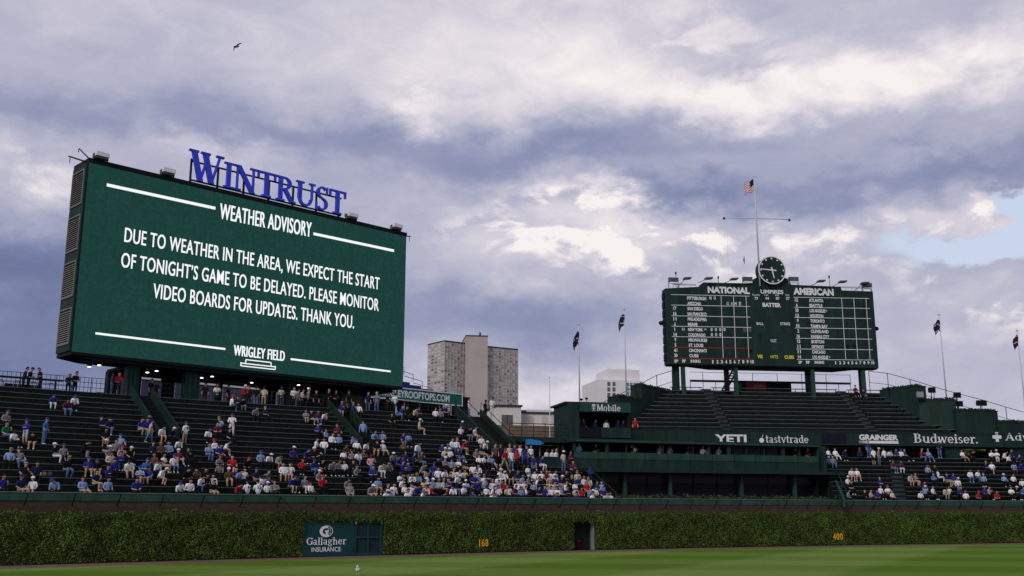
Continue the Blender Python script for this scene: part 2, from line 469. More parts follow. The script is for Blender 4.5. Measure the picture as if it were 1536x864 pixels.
# ---- hand drawn serif letters: (poly | arc) strokes on a unit em
def _stem(x, w=.17, y0=0, y1=1): return ('p', [(x - w / 2, y0), (x + w / 2, y0), (x + w / 2, y1), (x - w / 2, y1)])
def _dia(x0, y0, x1, y1, w): return ('p', [(x1 - w / 2, y1), (x1 + w / 2, y1), (x0 + w / 2, y0), (x0 - w / 2, y0)])
def _ser(x, y, w, h=.07): return ('p', [(x - w / 2, y - (h if y > .5 else 0)), (x + w / 2, y - (h if y > .5 else 0)), (x + w / 2, y + (0 if y > .5 else h)), (x - w / 2, y + (0 if y > .5 else h))])
def _arc(cx, cy, rx, ry, a0, a1, tk=.17, th=.06): return ('a', cx, cy, rx, ry, a0, a1, tk, th)


XH = .70
GL = {
    'W': (1.22, [_dia(.12, 1, .40, 0, .19), _dia(.66, 1, .40, 0, .07), _dia(.52, 1, .80, 0, .19), _dia(1.08, 1, .80, 0, .07), _ser(.12, 1, .34), _ser(.54, 1, .34), _ser(1.07, 1, .28)]),
    'I': (.42, [_stem(.21), _ser(.21, 1, .40), _ser(.21, 0, .40)]),
    'N': (1.0, [_stem(.15, .07), _dia(.17, 1, .84, 0, .21), _stem(.85, .07), _ser(.14, 1, .3), _ser(.15, 0, .32), _ser(.85, 1, .32)]),
    'T': (.86, [_stem(.43), _ser(.43, 1, .84, .075), _ser(.43, 0, .42), _dia(.05, .72, .06, 1, .07), _dia(.81, .72, .80, 1, .07)]),
    'R': (.9, [_stem(.2), _ser(.18, 1, .36), _ser(.2, 0, .38), _arc(.36, .74, .34, .26, -92, 92), _dia(.40, .50, .76, 0, .2), _ser(.80, 0, .22)]),
    'U': (.92, [_stem(.19, .17, .3, 1), _stem(.77, .075, .3, 1), _arc(.46, .32, .33, .32, 180, 360, .13, .09), _ser(.19, 1, .38), _ser(.77, 1, .3)]),
    'S': (.66, [_arc(.33, .745, .27, .255, 40, 270, .15, .07), _arc(.33, .265, .29, .265, -140, 90, .15, .07), _stem(.57, .06, .70, 1.0), _stem(.07, .06, 0, .3)]),
    'M': (1.1, [_stem(.17, .1), _dia(.2, 1, .52, .08, .18), _dia(.9, 1, .55, .08, .1), _stem(.92, .17), _ser(.16, 1, .3), _ser(.17, 0, .34), _ser(.92, 1, .32), _ser(.92, 0, .36)]),
    'B': (.84, [_stem(.2), _ser(.18, 1, .36), _ser(.18, 0, .36), _arc(.38, .76, .30, .24, -95, 95), _arc(.38, .27, .38, .27, -95, 95)]),
    'G': (.94, [_arc(.5, .5, .46, .5, 45, 330, .18, .08), _stem(.84, .16, .08, .48), _ser(.78, .42, .36), _stem(.84, .07, .68, .98)]),
    'A': (.96, [_dia(.46, 1, .14, 0, .08), _dia(.46, 1, .80, 0, .19), ('p', [(.26, .28), (.66, .28), (.66, .36), (.26, .36)]), _ser(.13, 0, .28), _ser(.8, 0, .34)]),
    'b': (.72, [_stem(.17, .15), _ser(.12, 1, .25), _arc(.38, XH / 2, .3, XH / 2, -180, 180, .15, .07)]),
    'd': (.74, [_stem(.56, .15), _ser(.5, 1, .25), _ser(.62, 0, .22), _arc(.34, XH / 2, .3, XH / 2, -180, 180, .15, .07)]),
    'a': (.68, [_stem(.48, .15, 0, .52), _ser(.56, 0, .22), _arc(.3, .50, .25, .20, 0, 160, .12, .08), _arc(.28, .2, .25, .2, -180, 180, .12, .07)]),
    'e': (.66, [_arc(.33, XH / 2, .3, XH / 2, 0, 320, .15, .08), ('p', [(.1, .33), (.6, .33), (.6, .40), (.1, .40)])]),
    'g': (.7, [_arc(.3, .47, .26, .23, -180, 180, .14, .07), _arc(.32, -.06, .3, .17, -180, 180, .1, .07), _ser(.58, .70, .2), _stem(.16, .1, .08, .26)]),
    'h': (.78, [_stem(.17, .15), _ser(.12, 1, .25), _ser(.17, 0, .32), _arc(.38, .42, .26, .28, 0, 170, .14, .08), _stem(.58, .15, 0, .44), _ser(.58, 0, .32)]),
    'i': (.36, [_stem(.18, .15, 0, XH), ('p', [(0, XH - .07), (.2, XH - .07), (.2, XH), (0, XH)]), _ser(.18, 0, .34), _arc(.18, .9, .095, .095, 0, 360, .09, .09)]),
    'l': (.36, [_stem(.18, .15), _ser(.12, 1, .25), _ser(.18, 0, .34)]),
    'o': (.68, [_arc(.34, XH / 2, .31, XH / 2, -180, 180, .15, .07)]),
    'r': (.56, [_stem(.19, .15, 0, XH), ('p', [(.02, XH - .07), (.2, XH - .07), (.2, XH), (.02, XH)]), _ser(.2, 0, .38), _arc(.42, .50, .18, .2, 30, 160, .1, .1)]),
    's': (.52, [_arc(.26, .51, .2, .19, 30, 270, .12, .08), _arc(.26, .19, .22, .19, -150, 90, .12, .08)]),
    't': (.46, [_stem(.2, .15, .12, .92), ('p', [(.02, .62), (.42, .62), (.42, .70), (.02, .70)]), _arc(.30, .14, .17, .14, 180, 320, .1, .08)]),
    'u': (.76, [_stem(.17, .15, .2, XH), _ser(.5, 0, .01), _arc(.36, .26, .26, .26, 185, 350, .13, .08), _stem(.58, .15, 0, XH), ('p', [(.02, XH - .07), (.2, XH - .07), (.2, XH), (.02, XH)]), _ser(.64, 0, .24)]),
    'v': (.7, [_dia(.12, XH, .35, 0, .15), _dia(.6, XH, .35, 0, .08), ('p', [(0, XH - .07), (.28, XH - .07), (.28, XH), (0, XH)]), ('p', [(.48, XH - .07), (.72, XH - .07), (.72, XH), (.48, XH)])]),
    'y': (.7, [_dia(.12, XH, .37, 0, .15), _dia(.6, XH, .28, -.26, .08), ('p', [(0, XH - .07), (.28, XH - .07), (.28, XH), (0, XH)]), ('p', [(.48, XH - .07), (.72, XH - .07), (.72, XH), (.48, XH)])]),
    'w': (.98, [_dia(.1, XH, .29, 0, .15), _dia(.5, XH, .29, 0, .07), _dia(.46, XH, .66, 0, .15), _dia(.88, XH, .66, 0, .07), ('p', [(0, XH - .07), (.24, XH - .07), (.24, XH), (0, XH)]), ('p', [(.74, XH - .07), (1, XH - .07), (1, XH), (.74, XH)])]),
    '.': (.26, [_arc(.12, .09, .09, .09, 0, 360, .085, .085)]),
}


def serif_on(fac, body, a0, a1, z0, cap, d, depth=.05, gap=.05, bold=1.0, caps=None, sink=None):
    """serif lettering; yields one MB per letter"""
    def scale(i): return caps if (caps and i > 0) else 1.0
    tw = sum((GL[c][0] + gap) * scale(i) for i, c in enumerate(body)) - gap
    fx = (a1 - a0) / tw; x = 0
    for i, c in enumerate(body):
        w, st = GL[c]; sc = scale(i); mb = MB()
        for k, sk in enumerate(st):
            dd = d - .003 * k
            if sk[0] == 'p':
                fac.poly(mb, [(a0 + (x + p[0] * sc) * fx, z0 + p[1] * cap * sc) for p in sk[1]], dd, dd + depth)
            else:
                _, cx, cy, rx, ry, b0, b1, tk, th = sk; n = max(6, int(abs(b1 - b0) / 18))
                for j in range(n):
                    q = []
                    for t in (b0 + (b1 - b0) * j / n, b0 + (b1 - b0) * (j + 1) / n):
                        cs, sn = math.cos(R(t)), math.sin(R(t)); ww = th + (tk - th) * cs * cs
                        q.append([(cx + rx * cs, cy + ry * sn), (cx + max(rx - ww, 0) * cs, cy + max(ry - ww, 0) * sn)])
                    ps = [q[0][0], q[1][0], q[1][1], q[0][1]]
                    fac.poly(mb, [(a0 + (x + p[0] * sc) * fx, z0 + p[1] * cap * sc) for p in ps], dd, dd + depth)
        x += (w + gap) * sc
        yield c, mb


def serif_mesh(name, m_, parent, *a, **k):
    out = MB()
    for _, mb in serif_on(*a, **k): out.add(mb.v, mb.f)
    return out.build(name, m_, parent)


# ------------------------------------------------------------------ the outfield curve
WP = [(-33.5, 50.5), (-26.87, 55.76), (-21.51, 60.1), (-13.23, 66.63), (-8.69, 69.8), (0, 75.6), (4.58, 78.7), (17.99, 86.05), (28.16, 91.1), (37.98, 95.2), (47.71, 98.53), (62, 102.6)]
for _ in range(3):
    Q = [WP[0]]
    for a, b in zip(WP, WP[1:]):
        Q += [(a[0] * .75 + b[0] * .25, a[1] * .75 + b[1] * .25), (a[0] * .25 + b[0] * .75, a[1] * .25 + b[1] * .75)]
    WP = Q + [WP[-1]]
UU = [0]
for a, b in zip(WP, WP[1:]): UU.append(UU[-1] + math.dist(a, b))
UA = np.array(UU); WX = np.array([p[0] for p in WP]); WY = np.array([p[1] for p in WP])


def Wp(u):
    if u < 0: return (WX[0] + u * .784, WY[0] + u * .62)
    return (float(np.interp(u, UA, WX)), float(np.interp(u, UA, WY)))


def Wn(u):
    a = Wp(u - 2.5); b = Wp(min(u + 2.5, UU[-1])); l = math.dist(a, b)
    return -(b[1] - a[1]) / l, (b[0] - a[0]) / l


def pt(u, v, z):
    w = Wp(u); n = Wn(u)
    return (w[0] + n[0] * v, w[1] + n[1] * v, z)


def usolve(px, v, z):
    lo, hi = -8, UU[-1] - .1
    for _ in range(40):
        m_ = (lo + hi) / 2
        if proj(pt(m_, v, z))[0] < px: lo = m_
        else: hi = m_
    return lo


def frange(a, b, step):
    n = max(1, int(math.ceil(abs(b - a) / step)))
    return [a + (b - a) * i / n for i in range(n + 1)]


def sweep(mb, u0, u1, prof, step=1.5, fn=pt):
    return mb.ribbon([[fn(u, v, z) for v, z in prof] for u in frange(u0, u1, step)])


def rect(v0, v1, z0, z1): return [(v0, z0), (v0, z1), (v1, z1), (v1, z0)]


UEND = 105.0
# ---- ground, grass, track
mb = MB(); mb.add([(-900, -300, -.03), (900, -300, -.03), (900, 1500, -.03), (-900, 1500, -.03)], [[0, 1, 2, 3]])
tag(mb.build('ground', MT['asphalt'], base=(0, 0, -.03)), kind='structure')
mb = MB()
us = frange(-5, UEND, 1.5)
mb.add([(-55, -25, 0), (75, -25, 0)] + [pt(u, -3.4, 0) for u in us[::-1]], [list(range(len(us) + 2))])
tag(mb.build('grass_field', MT['grass'], base=(0, 0, 0)), kind='structure')
mb = MB(); mb.strip([[pt(u, -3.42, .004), pt(u, -.0, .006)] for u in us])
tag(mb.build('warning_track', MT['track'], base=(0, 0, 0)), kind='structure')

# ---- outfield brick wall with door opening
uD0, uD1 = usolve(858.5, 0, 1), usolve(891, 0, 1)
uG0, uG1, uG2 = usolve(453, 0, 1), usolve(530, 0, 1), usolve(571, 0, 1)
ZI, ZB, ZT = 2.78, 3.38, 3.80
wl = thing('outfield_wall', 'long curved red brick outfield wall topped with green padding, covered by ivy', 'wall', pt(40, 0, 0))


def wallseg(mb, u0, u1, z0, z1):
    us = frange(u0, u1, 1.5)
    secs = [[pt(u, v, z) for v, z in rect(0, .4, z0, z1)] for u in us]
    mb.strip([[s[0], s[1]] for s in secs], uvf=lambda i, j: (us[i], z0 if j == 0 else z1))
    mb.ribbon([[pt(u, v, z) for v, z in rect(.006, .4, z0 + .001, z1 - .001)] for u in us])


mb = MB(); wallseg(mb, -5, uD0, 0, ZB); wallseg(mb, uD1, UEND, 0, ZB); wallseg(mb, uD0, uD1, 2.12, ZB)
mb.build('brickwork', MT['brick'], wl)
mb = MB(); sweep(mb, -5, UEND, [(-.05, ZB), (.02, ZT), (.45, ZT), (.45, ZB)]); mb.build('green_padding', MT['green_bright'], wl)
mb = MB(); sweep(mb, -5, UEND, rect(.0, .2, ZT + .004, ZT + .04)); mb.build('padding_cap', MT['cap_rail'], wl)
# wire basket leaning out over the field
bk = thing('wire_basket', 'thin wire basket on slanted arms along the top of the brick outfield wall', 'wire basket', pt(40, -.4, 3.1))
mb = MB()
for v, z in ((-.58, 3.74), (-.4, 3.55), (-.22, 3.36)): mb.tube([pt(u, v, z) for u in frange(-5, UEND, 2)], .016 if v < -.5 else .007, 4)
mb.build('wires', MT['dgreen'], bk)
arm = None
k = 0
for u in frange(2, 100, 2.45):
    mb = MB(); mb.tube([pt(u, -.03, 3.1), pt(u, -.58, 3.74)], .03, 5); mb.tube([pt(u, -.58, 3.74), pt(u, .0, 3.79)], .022, 5)
    mb.build('arm', MT['black'], bk)
# dark room behind the door
rm = thing('doorway_room', 'dark open doorway in the ivy with a pale door jamb', 'doorway', pt((uD0 + uD1) / 2, .4, 0))
mb = MB()
for (u0, u1, v0, v1, z0, z1) in ((uD0 - .3, uD0 - .1, .42, 3.4, .01, 2.3), (uD1 + .1, uD1 + .3, .42, 3.4, .01, 2.3), (uD0 - .1, uD1 + .1, 3.2, 3.4, .01, 2.3), (uD0 - .1, uD1 + .1, .42, 3.2, 2.12, 2.3), (uD0 - .1, uD1 + .1, .42, 3.2, .01, .03)):
    sweep(mb, u0, u1, rect(v0, v1, z0, z1), .8)
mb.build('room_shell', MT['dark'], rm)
mb = MB(); sweep(mb, uD1 - .07, uD1 - .003, rect(-.06, .38, .03, 2.11), 1); mb.build('door_jamb', MT['steel'], rm)
mb = MB(); mb.hexa([pt(uD1 - .10, .42, .04), pt(uD1 - .06, .42, .04), pt(uD1 - .36, 1.7, .04), pt(uD1 - .40, 1.7, .04)], [pt(uD1 - .10, .42, 2.1), pt(uD1 - .06, .42, 2.1), pt(uD1 - .36, 1.7, 2.1), pt(uD1 - .40, 1.7, 2.1)])
mb.build('door', MT['gate'], rm)
mb = MB()
c = pt((uD0 + uD1) / 2 - .1, .62, .03)
for dz, r in ((.0, .26), (.5, .26), (.52, .3), (.62, .3), (.64, .12), (.8, .1)): pass
mb.tube([(c[0], c[1], .03), (c[0], c[1], .62), (c[0], c[1], .64), (c[0], c[1], .70), (c[0], c[1], .72), (c[0], c[1], .95)], [.24, .26, .29, .29, .08, .07], 14)
tag(mb.build('water_cooler', mat('dark_red_plastic', (.16, .012, .014), .5, .1)), 'round red drink cooler standing inside the dark doorway', 'cooler')
mb = MB(); c = pt(uD1 - .38, .9, .03)
mb.ball((c[0], c[1], .2), .28, (1.1, .7, .65), 12); mb.tube([(c[0] - .2, c[1], .3), (c[0], c[1] - .02, .46), (c[0] + .2, c[1], .3)], .02, 6)
tag(mb.build('duffel_bag', mat('purple_cloth', (.09, .05, .35), .8)), 'purple bag on the floor beside the door jamb', 'bag')

# ---- the gate
c = pt((uG0 + uG2) / 2, 0, 0)
gt = thing('outfield_gate', 'wide dark green gate with white insurance lettering and four wire windows set in the ivy', 'gate', c)
gp0, gp1 = pt(uG0, 0, 0), pt(uG2, 0, 0)
GF = Fac(gp0, math.atan2(gp1[1] - gp0[1], gp1[0] - gp0[0])); gl = math.dist(gp0[:2], gp1[:2]); gm = GF.px(530.5, 810)[0]
mb = MB(); GF.box(mb, 0, gm - .03, .04, 2.22, -.12, .05); mb.build('lettered_panel', MT['gate'], gt)
mb = MB()
for a, b in ((gm, gm + .12), ((gm + gl) / 2 - .06, (gm + gl) / 2 + .06), (gl - .12, gl)): GF.box(mb, a, b, .04, 2.22, -.14, .05)
for z0, z1 in ((.04, .2), (1.12, 1.24), (2.06, 2.22)):
    GF.box(mb, gm + .12, (gm + gl) / 2 - .06, z0, z1, -.137, .05); GF.box(mb, (gm + gl) / 2 + .06, gl - .12, z0, z1, -.137, .05)
mb.build('window_frame', MT['gate'], gt)
for a, b in ((gm + .12, (gm + gl) / 2 - .06), ((gm + gl) / 2 + .06, gl - .12)):
    for z0, z1 in ((.2, 1.12), (1.24, 2.06)):
        mb = MB(); GF.box(mb, a, b, z0, z1, -.05, .04); w_ = mb.build('window', MT['gate_pane'], gt)
for a in (gm + .05, gl - .07):
    mb = MB(); GF.box(mb, a - .05, a + .05, 2.02, 2.16, -.18, -.14); mb.ball(GF.w(a, -.19, 2.09), .04); mb.build('hinge', MT['steel'], gt)
mb = MB(); GF.box(mb, gl, gl + .07, .04, 2.1, -.1, .02); mb.build('post', MT['beige'], gt)
a0 = GF.px(459.5, 819, -.13)[0]; a1 = GF.px(519, 818, -.13)[0]; zb = GF.px(462, 817.5, -.13)[1]; zc = GF.px(462, 806.5, -.13)[1]
serif_mesh('lettering', MT['offwhite'], gt, GF, 'Gallagher', a0, a1, zb, zc - zb, -.14, .018, .06)
mb = MB(); text_px(mb, GF, 'INSURANCE', 467, 511, 828, 827.5, 821, -.13, offset=.012); mb.build('lettering', MT['offwhite'], gt)
mb = MB(); ga, gz = GF.px(489.5, 797, -.13)
for j in range(30):
    t0, t1 = R(12 * j), R(12 * j + 12)
    thick = .20 if 60 < (12 * j) % 360 < 300 else .03
    rx, rz = .46, .36
    ps = [(ga + rx * math.cos(t0), gz + rz * math.sin(t0)), (ga + rx * math.cos(t1), gz + rz * math.sin(t1)), (ga + (rx - thick) * math.cos(t1), gz + (rz - thick * .8) * math.sin(t1)), (ga + (rx - thick) * math.cos(t0), gz + (rz - thick * .8) * math.sin(t0))]
    GF.poly(mb, ps, -.14, -.122)
GF.box(mb, ga - .08, ga + .16, gz - .04, gz + .06, -.142, -.122); GF.box(mb, ga - .03, ga + .1, gz - .30, gz - .04, -.142, -.122)
for q in (.16, .27): GF.box(mb, ga + q, ga + q + .012, gz - .28, gz + .28, -.139, -.122)
for q in (-.14, .14): GF.box(mb, ga + .05, ga + .42, gz + q, gz + q + .012, -.136, -.122)
mb.build('globe_emblem', MT['offwhite'], gt)

# ---- distance numbers on the wall
for body, x0, x1, yb, yt, word in (('168', 719, 732.5, 820, 809, 'yellow distance number beside the gate, partly covered by ivy'), ('400', 1250, 1264.5, 810, 800, 'yellow distance number on the ivy below the right bleachers')):
    u = usolve((x0 + x1) / 2, 0, 1); p = pt(u, -.28, 0); q = pt(u + 1, -.28, 0)
    nf = Fac(p, math.atan2(q[1] - p[1], q[0] - p[0])); mb = MB()
    text_px(mb, nf, body, x0, x1, yb, yb, yt, -.0, offset=.002, spacing=1.12, depth=.03)
    tag(mb.build('distance_marker', MT['amber']), word, 'distance number')


# ---- ivy
def leaf_cloud(n, fn, size, rng, flat=.5):
    """n small four sided leaves; fn(rng, n) gives centres and outward normals"""
    c, nrm = fn(rng, n)
    n = len(c)
    jit = rng.normal(0, flat, (n, 3)); nn = nrm + jit; nn /= np.linalg.norm(nn, axis=1)[:, None]
    up = np.tile([0, 0, -1.0], (n, 1)) + rng.normal(0, .5, (n, 3))
    a = np.cross(nn, up); a /= np.linalg.norm(a, axis=1)[:, None]; b = np.cross(a, nn)
    s = (size * rng.uniform(.6, 1.35, n))[:, None]
    v = np.stack([c - b * s * .6, c + a * s * .55 - b * s * .05, c + b * s * .75, c - a * s * .55 - b * s * .05], 1).reshape(-1, 3)
    return v


def leaves_obj(name, v, m_, parent=None, base=(0, 0, 0)):
    me = bpy.data.meshes.new(name); n = len(v) // 4
    b = np.array(LOC[parent] if parent is not None else base)
    me.from_pydata((v - b).tolist(), [], np.arange(n * 4).reshape(n, 4).tolist()); me.materials.append(m_)
    o = bpy.data.objects.new(name, me); col.objects.link(o)
    if parent is not None: o.parent = parent
    else: o.location = base
    LOC[o] = Vector(b)
    return o


rng = np.random.default_rng(3)
SKIP = [(uG0 - .02, uG2 + .08, 2.25), (uD0 - .02, uD1 + .02, 2.14), (usolve(717, 0, 1), usolve(734, 0, 1), 0), (usolve(1248, 0, 1), usolve(1266, 0, 1), 0)]


def wpv(u): return np.stack([np.where(u < 0, WX[0] + u * .784, np.interp(u, UA, WX)), np.where(u < 0, WY[0] + u * .62, np.interp(u, UA, WY))], 1)


def ivy_fn(rng, n):
    u = rng.uniform(-4, UEND - 1, n); z = rng.uniform(0.02, 1, n) ** .9 * (ZI + .16)
    ph = np.sin(u * 1.7 + 3 * np.sin(z * 1.3)) * np.sin(z * 2.9 + u * .6) + .5 * np.sin(u * .37 + 2) + .6 * np.sin(u * 6.1 + 2 * np.sin(z * 3)) + .4 * np.sin(u * 11 + z * 7)
    top = ZI - .02 + .05 * np.sin(u * 2.3) + .07 * np.sin(u * 5.1 + 1) + .05 * np.sin(u * 13) + .05 * np.sin(u * .8)
    keep = (rng.uniform(-3.2, 1.6, n) < ph) & (z < top)
    out = .08 + .05 * ph + rng.uniform(0, .12, n) + .05 * z
    for a, b, h in SKIP:
        if h > 0: keep &= ~((u > a) & (u < b) & (z < h - .06 + .07 * np.sin(u * 9) + .05 * np.sin(u * 23)))
        else: out = np.where((u > a) & (u < b) & (z > .75) & (z < 1.75), np.minimum(out, .2), out)
    u, z, out = u[keep], z[keep], np.maximum(out[keep], .03)
    d = wpv(np.minimum(u + 2.5, UU[-1])) - wpv(u - 2.5); d /= np.linalg.norm(d, axis=1)[:, None]
    w = wpv(u)
    P = np.stack([w[:, 0] + d[:, 1] * out, w[:, 1] - d[:, 0] * out, z], 1)
    return P, np.stack([d[:, 1], -d[:, 0], np.full(len(u), .35)], 1)


iv = leaves_obj('ivy', leaf_cloud(230000, ivy_fn, .078, rng, .6), MT['leaf'])
tag(iv, 'dense green ivy covering the whole outfield wall', 'ivy', kind='stuff')

# ------------------------------------------------------------------ left bleachers
RW, RH, Z0, V0, NR = .76, .42, 3.05, .5, 19
UL0 = -4.0
UC0, UC1, UCE = 45.6, 47.6, 51.9                 # stair to the deck, end of the low section
NC = 8
AIS = [(19.3, 20.9), (33.9, 35.4)]
ZTOP = Z0 + NR * RH; VTOP = V0 + NR * RW


def prof_rows(n, z_end=None, v_end=None):
    p = [(V0, 0.0)]
    for k in range(n): p += [(V0 + k * RW, Z0 + k * RH), (V0 + (k + 1) * RW, Z0 + k * RH)]
    p += [(V0 + n * RW, Z0 + n * RH), (v_end, Z0 + n * RH), (v_end, 0)]
    return p


lb = thing('bleachers', 'long dark green left bleachers of plank benches rising below the video screen', 'bleachers', pt(25, 8, 0))
mb = MB(); sweep(mb, UL0, UC0, prof_rows(NR, v_end=VTOP + 6.5)); mb.build('terrace', MT['tread'], lb)
mb = MB(); sweep(mb, UC0 + .005, UCE, prof_rows(NC, v_end=VTOP + 2)); mb.build('terrace', MT['tread'], lb)


def benches(parent, segs, k, fn=pt, v=None, z=None):
    v = V0 + k * RW + .42 if v is None else v; z = Z0 + k * RH if z is None else z
    for a, b in segs:
        mb = MB(); sweep(mb, a, b, rect(v - .14, v + .14, z + .375, z + .42), 2, fn)
        mb.cur = 1
        for u in frange(a + .3, b - .3, 2.2): mb.hexa([fn(u, v - .1, z), fn(u + .05, v - .1, z), fn(u + .05, v + .1, z), fn(u, v + .1, z)], [fn(u, v - .1, z + .374), fn(u + .05, v - .1, z + .374), fn(u + .05, v + .1, z + .374), fn(u, v + .1, z + .374)])
        mb.build('bench', [MT['bench'], MT['tread']], parent)


for k in range(NR):
    segs = [(UL0, AIS[0][0] - .1), (AIS[0][1] + .1, AIS[1][0] - .1), (AIS[1][1] + .1, UC0 - .12)]
    benches(lb, segs, k)
    if k < NC: benches(lb, [(UC0 + .1, UCE - .1)], k)
    if k == NR: pass
# lighter nosing strips on the tread edges
mb = MB()
for k in range(NR):
    sweep(mb, UL0, UC0, rect(V0 + (k + 1) * RW - .02, V0 + (k + 1) * RW + .03, Z0 + (k + 1) * RH - .05, Z0 + (k + 1) * RH + .006), 3)
    if k < NC: sweep(mb, UC0 + .01, UCE, rect(V0 + (k + 1) * RW - .02, V0 + (k + 1) * RW + .03, Z0 + (k + 1) * RH - .05, Z0 + (k + 1) * RH + .006), 3)
mb.build('nosing', MT['dgreen'], lb)


def vz(k): return V0 + k * RW, Z0 + k * RH


def slope_wall(u0, u1, k0, k1, h, m_, name='aisle_wall'):
    (v0, z0), (v1, z1) = vz(k0), vz(k1)
    mb = MB()
    mb.hexa([pt(u0, v0, z0 - .3), pt(u1, v0, z0 - .3), pt(u1, v1, z1 - .3), pt(u0, v1, z1 - .3)], [pt(u0, v0, z0 + h), pt(u1, v0, z0 + h), pt(u1, v1, z1 + h), pt(u0, v1, z1 + h)])
    return mb.build(name, m_, lb)


for a, b in AIS:
    slope_wall(a, a + .14, 10.5, NR, .7, MT['aisle']); slope_wall(b - .14, b, 11, NR, .7, MT['aisle'])
    mb = MB()
    for k in range(NR):
        v, z = vz(k); sweep(mb, a + .16, b - .16, rect(v + RW / 2, v + RW, z + .002, z + RH / 2), 2)
    mb.build('stair', MT['tread'], lb)
# stair at the right end up to the concourse
slope_wall(UC0 - .1, UC0 + .06, 8, NR, 1.0, MT['aisle'])
slope_wall(UC1, UC1 + .15, 9, NR, .7, MT['aisle'])
mb = MB()
for k in range(NC, NR):
    v, z = vz(k)
    for j in range(2): sweep(mb, UC0 + .08, UC1 - .01, rect(v + j * RW / 2, v + (j + 1) * RW / 2 + .001, z - .6, z + (j + 1) * RH / 2), 2)
mb.build('stair', MT['tread'], lb)
for u in (UC0 + .0, UC1 + .08, (UC0 + UC1) / 2):
    v0, z0 = vz(9); v1, z1 = vz(NR); mb = MB()
    mb.tube([pt(u, v0, z0 + 1.15), pt(u, v1, z1 + 1.3)], .03, 6)
    for q in frange(9, NR, 2.5): v, z = vz(q); mb.tube([pt(u, v, z), pt(u, v, z + 1.2)], .022, 5)
    mb.build('handrail', MT['black'], lb)
# end stair rail beside the lounge
mb = MB()
v0, z0 = vz(.5); v1, z1 = vz(7.5); mb.tube([pt(UCE, v0, z0 + 1.0), pt(UCE, v1, z1 + 1.0)], .04, 6); mb.tube([pt(UCE, v0, z0 + .5), pt(UCE, v1, z1 + .5)], .02, 6)
for q in (.5, 3, 5.3, 7.5): v, z = vz(q); mb.tube([pt(UCE, v, z), pt(UCE, v, z + 1.0)], .03, 6)
mb.build('handrail', MT['green'], lb)

# railing between rows and concourse
cr_ = thing('railing', 'thin dark railing along the top row of the left bleachers', 'railing', pt(20, VTOP, ZTOP))


def rail_run(parent, pts, h, bars, postr=.028, step=None, m_=None):
    mb = MB()
    for b in bars: mb.tube([(p[0], p[1], p[2] + b) for p in pts], .02, 5)
    mb.build('rail', m_ or MT['black'], parent)
    for p in pts:
        mb = MB(); mb.tube([p, (p[0], p[1], p[2] + h)], postr, 6); mb.build('post', m_ or MT['black'], parent)


rail_run(cr_, [pt(u, VTOP + .35, ZTOP) for u in frange(UL0, AIS[0][0] - .3, 2.3)], 1.1, (1.1, .75, .4), m_=MT['dgreen'])
rail_run(cr_, [pt(u, VTOP + .35, ZTOP) for u in frange(AIS[0][1] + .2, AIS[1][0] - .2, 2.3)], 1.1, (1.1, .75, .4), m_=MT['dgreen'])
rail_run(cr_, [pt(u, VTOP + .35, ZTOP) for u in frange(AIS[1][1] + .2, UC0 - .3, 2.3)], 1.1, (1.1, .75, .4), m_=MT['dgreen'])
for a_, b_ in ((UL0, AIS[0][0] - .3), (AIS[0][1] + .2, AIS[1][0] - .2), (AIS[1][1] + .2, UC0 - .3)):
    mb = MB()
    for u in frange(a_, b_, .28): q = pt(u, VTOP + .35, ZTOP); mb.box(q[0] - .011, q[0] + .011, q[1] - .011, q[1] + .011, q[2] + .08, q[2] + 1.09)
    mb.build('balusters', MT['black'], cr_)
br = thing('railing', 'outer dark railing at the back of the left concourse against the sky', 'railing', pt(8, VTOP + 6, ZTOP))
rail_run(br, [pt(u, VTOP + 6.2, ZTOP) for u in frange(UL0, 17, 2.6)], 1.15, (1.15, .8, .45, .12), m_=MT['black'])
# drink counter along the open concourse
dc = thing('drink_counter', 'long dark counter shelf on legs at the open left concourse', 'counter', pt(6, VTOP + 3, ZTOP))
mb = MB(); sweep(mb, UL0, 15.5, rect(VTOP + 2.6, VTOP + 3.2, ZTOP + 1.0, ZTOP + 1.08)); mb.build('top', MT['green'], dc)
for u in frange(UL0 + .5, 15, 2.4):
    mb = MB(); mb.tube([pt(u, VTOP + 2.9, ZTOP), pt(u, VTOP + 2.9, ZTOP + .999)], .05, 6); mb.build('leg', MT['dgreen'], dc)
for i, u in enumerate(frange(UL0 + .9, 14.5, 1.15)):
    st = thing('bar_stool', 'dark bar stool at the counter on the left concourse', 'stool', pt(u, VTOP + 2.2, ZTOP), 'bar stools along the concourse counter')
    c = LOC[st]
    if i == 0:
        mb = MB(); mb.tube([(c.x, c.y, c.z + .70), (c.x, c.y, c.z + .75)], .19, 10); s_seat = mb.build('seat', MT['steel'], st)
        legs = []
        for q in range(4):
            dx, dy = .17 * (-1) ** q, .17 * (-1) ** (q // 2); mb = MB(); mb.tube([(c.x + dx, c.y + dy, c.z), (c.x + dx * .7, c.y + dy * .7, c.z + .699)], .015, 5); legs.append(mb.build('leg', MT['steel'], st))
    else:
        for s in [s_seat] + legs: o = s.copy(); col.objects.link(o); o.parent = st

ip = thing('infill_panels', 'dark infill panels along the foot of the outer concourse railing', 'panels', pt(8, VTOP + 6.1, ZTOP))
for i, u in enumerate(frange(UL0, 17, 2.6)[:-1]):
    mb = MB(); sweep(mb, u + .05, u + (2.55 if i % 3 else 1.9), rect(VTOP + 6.05, VTOP + 6.1, ZTOP, ZTOP + (.78, .95, .7)[i % 3])); mb.build('panel', MT['black'], ip)

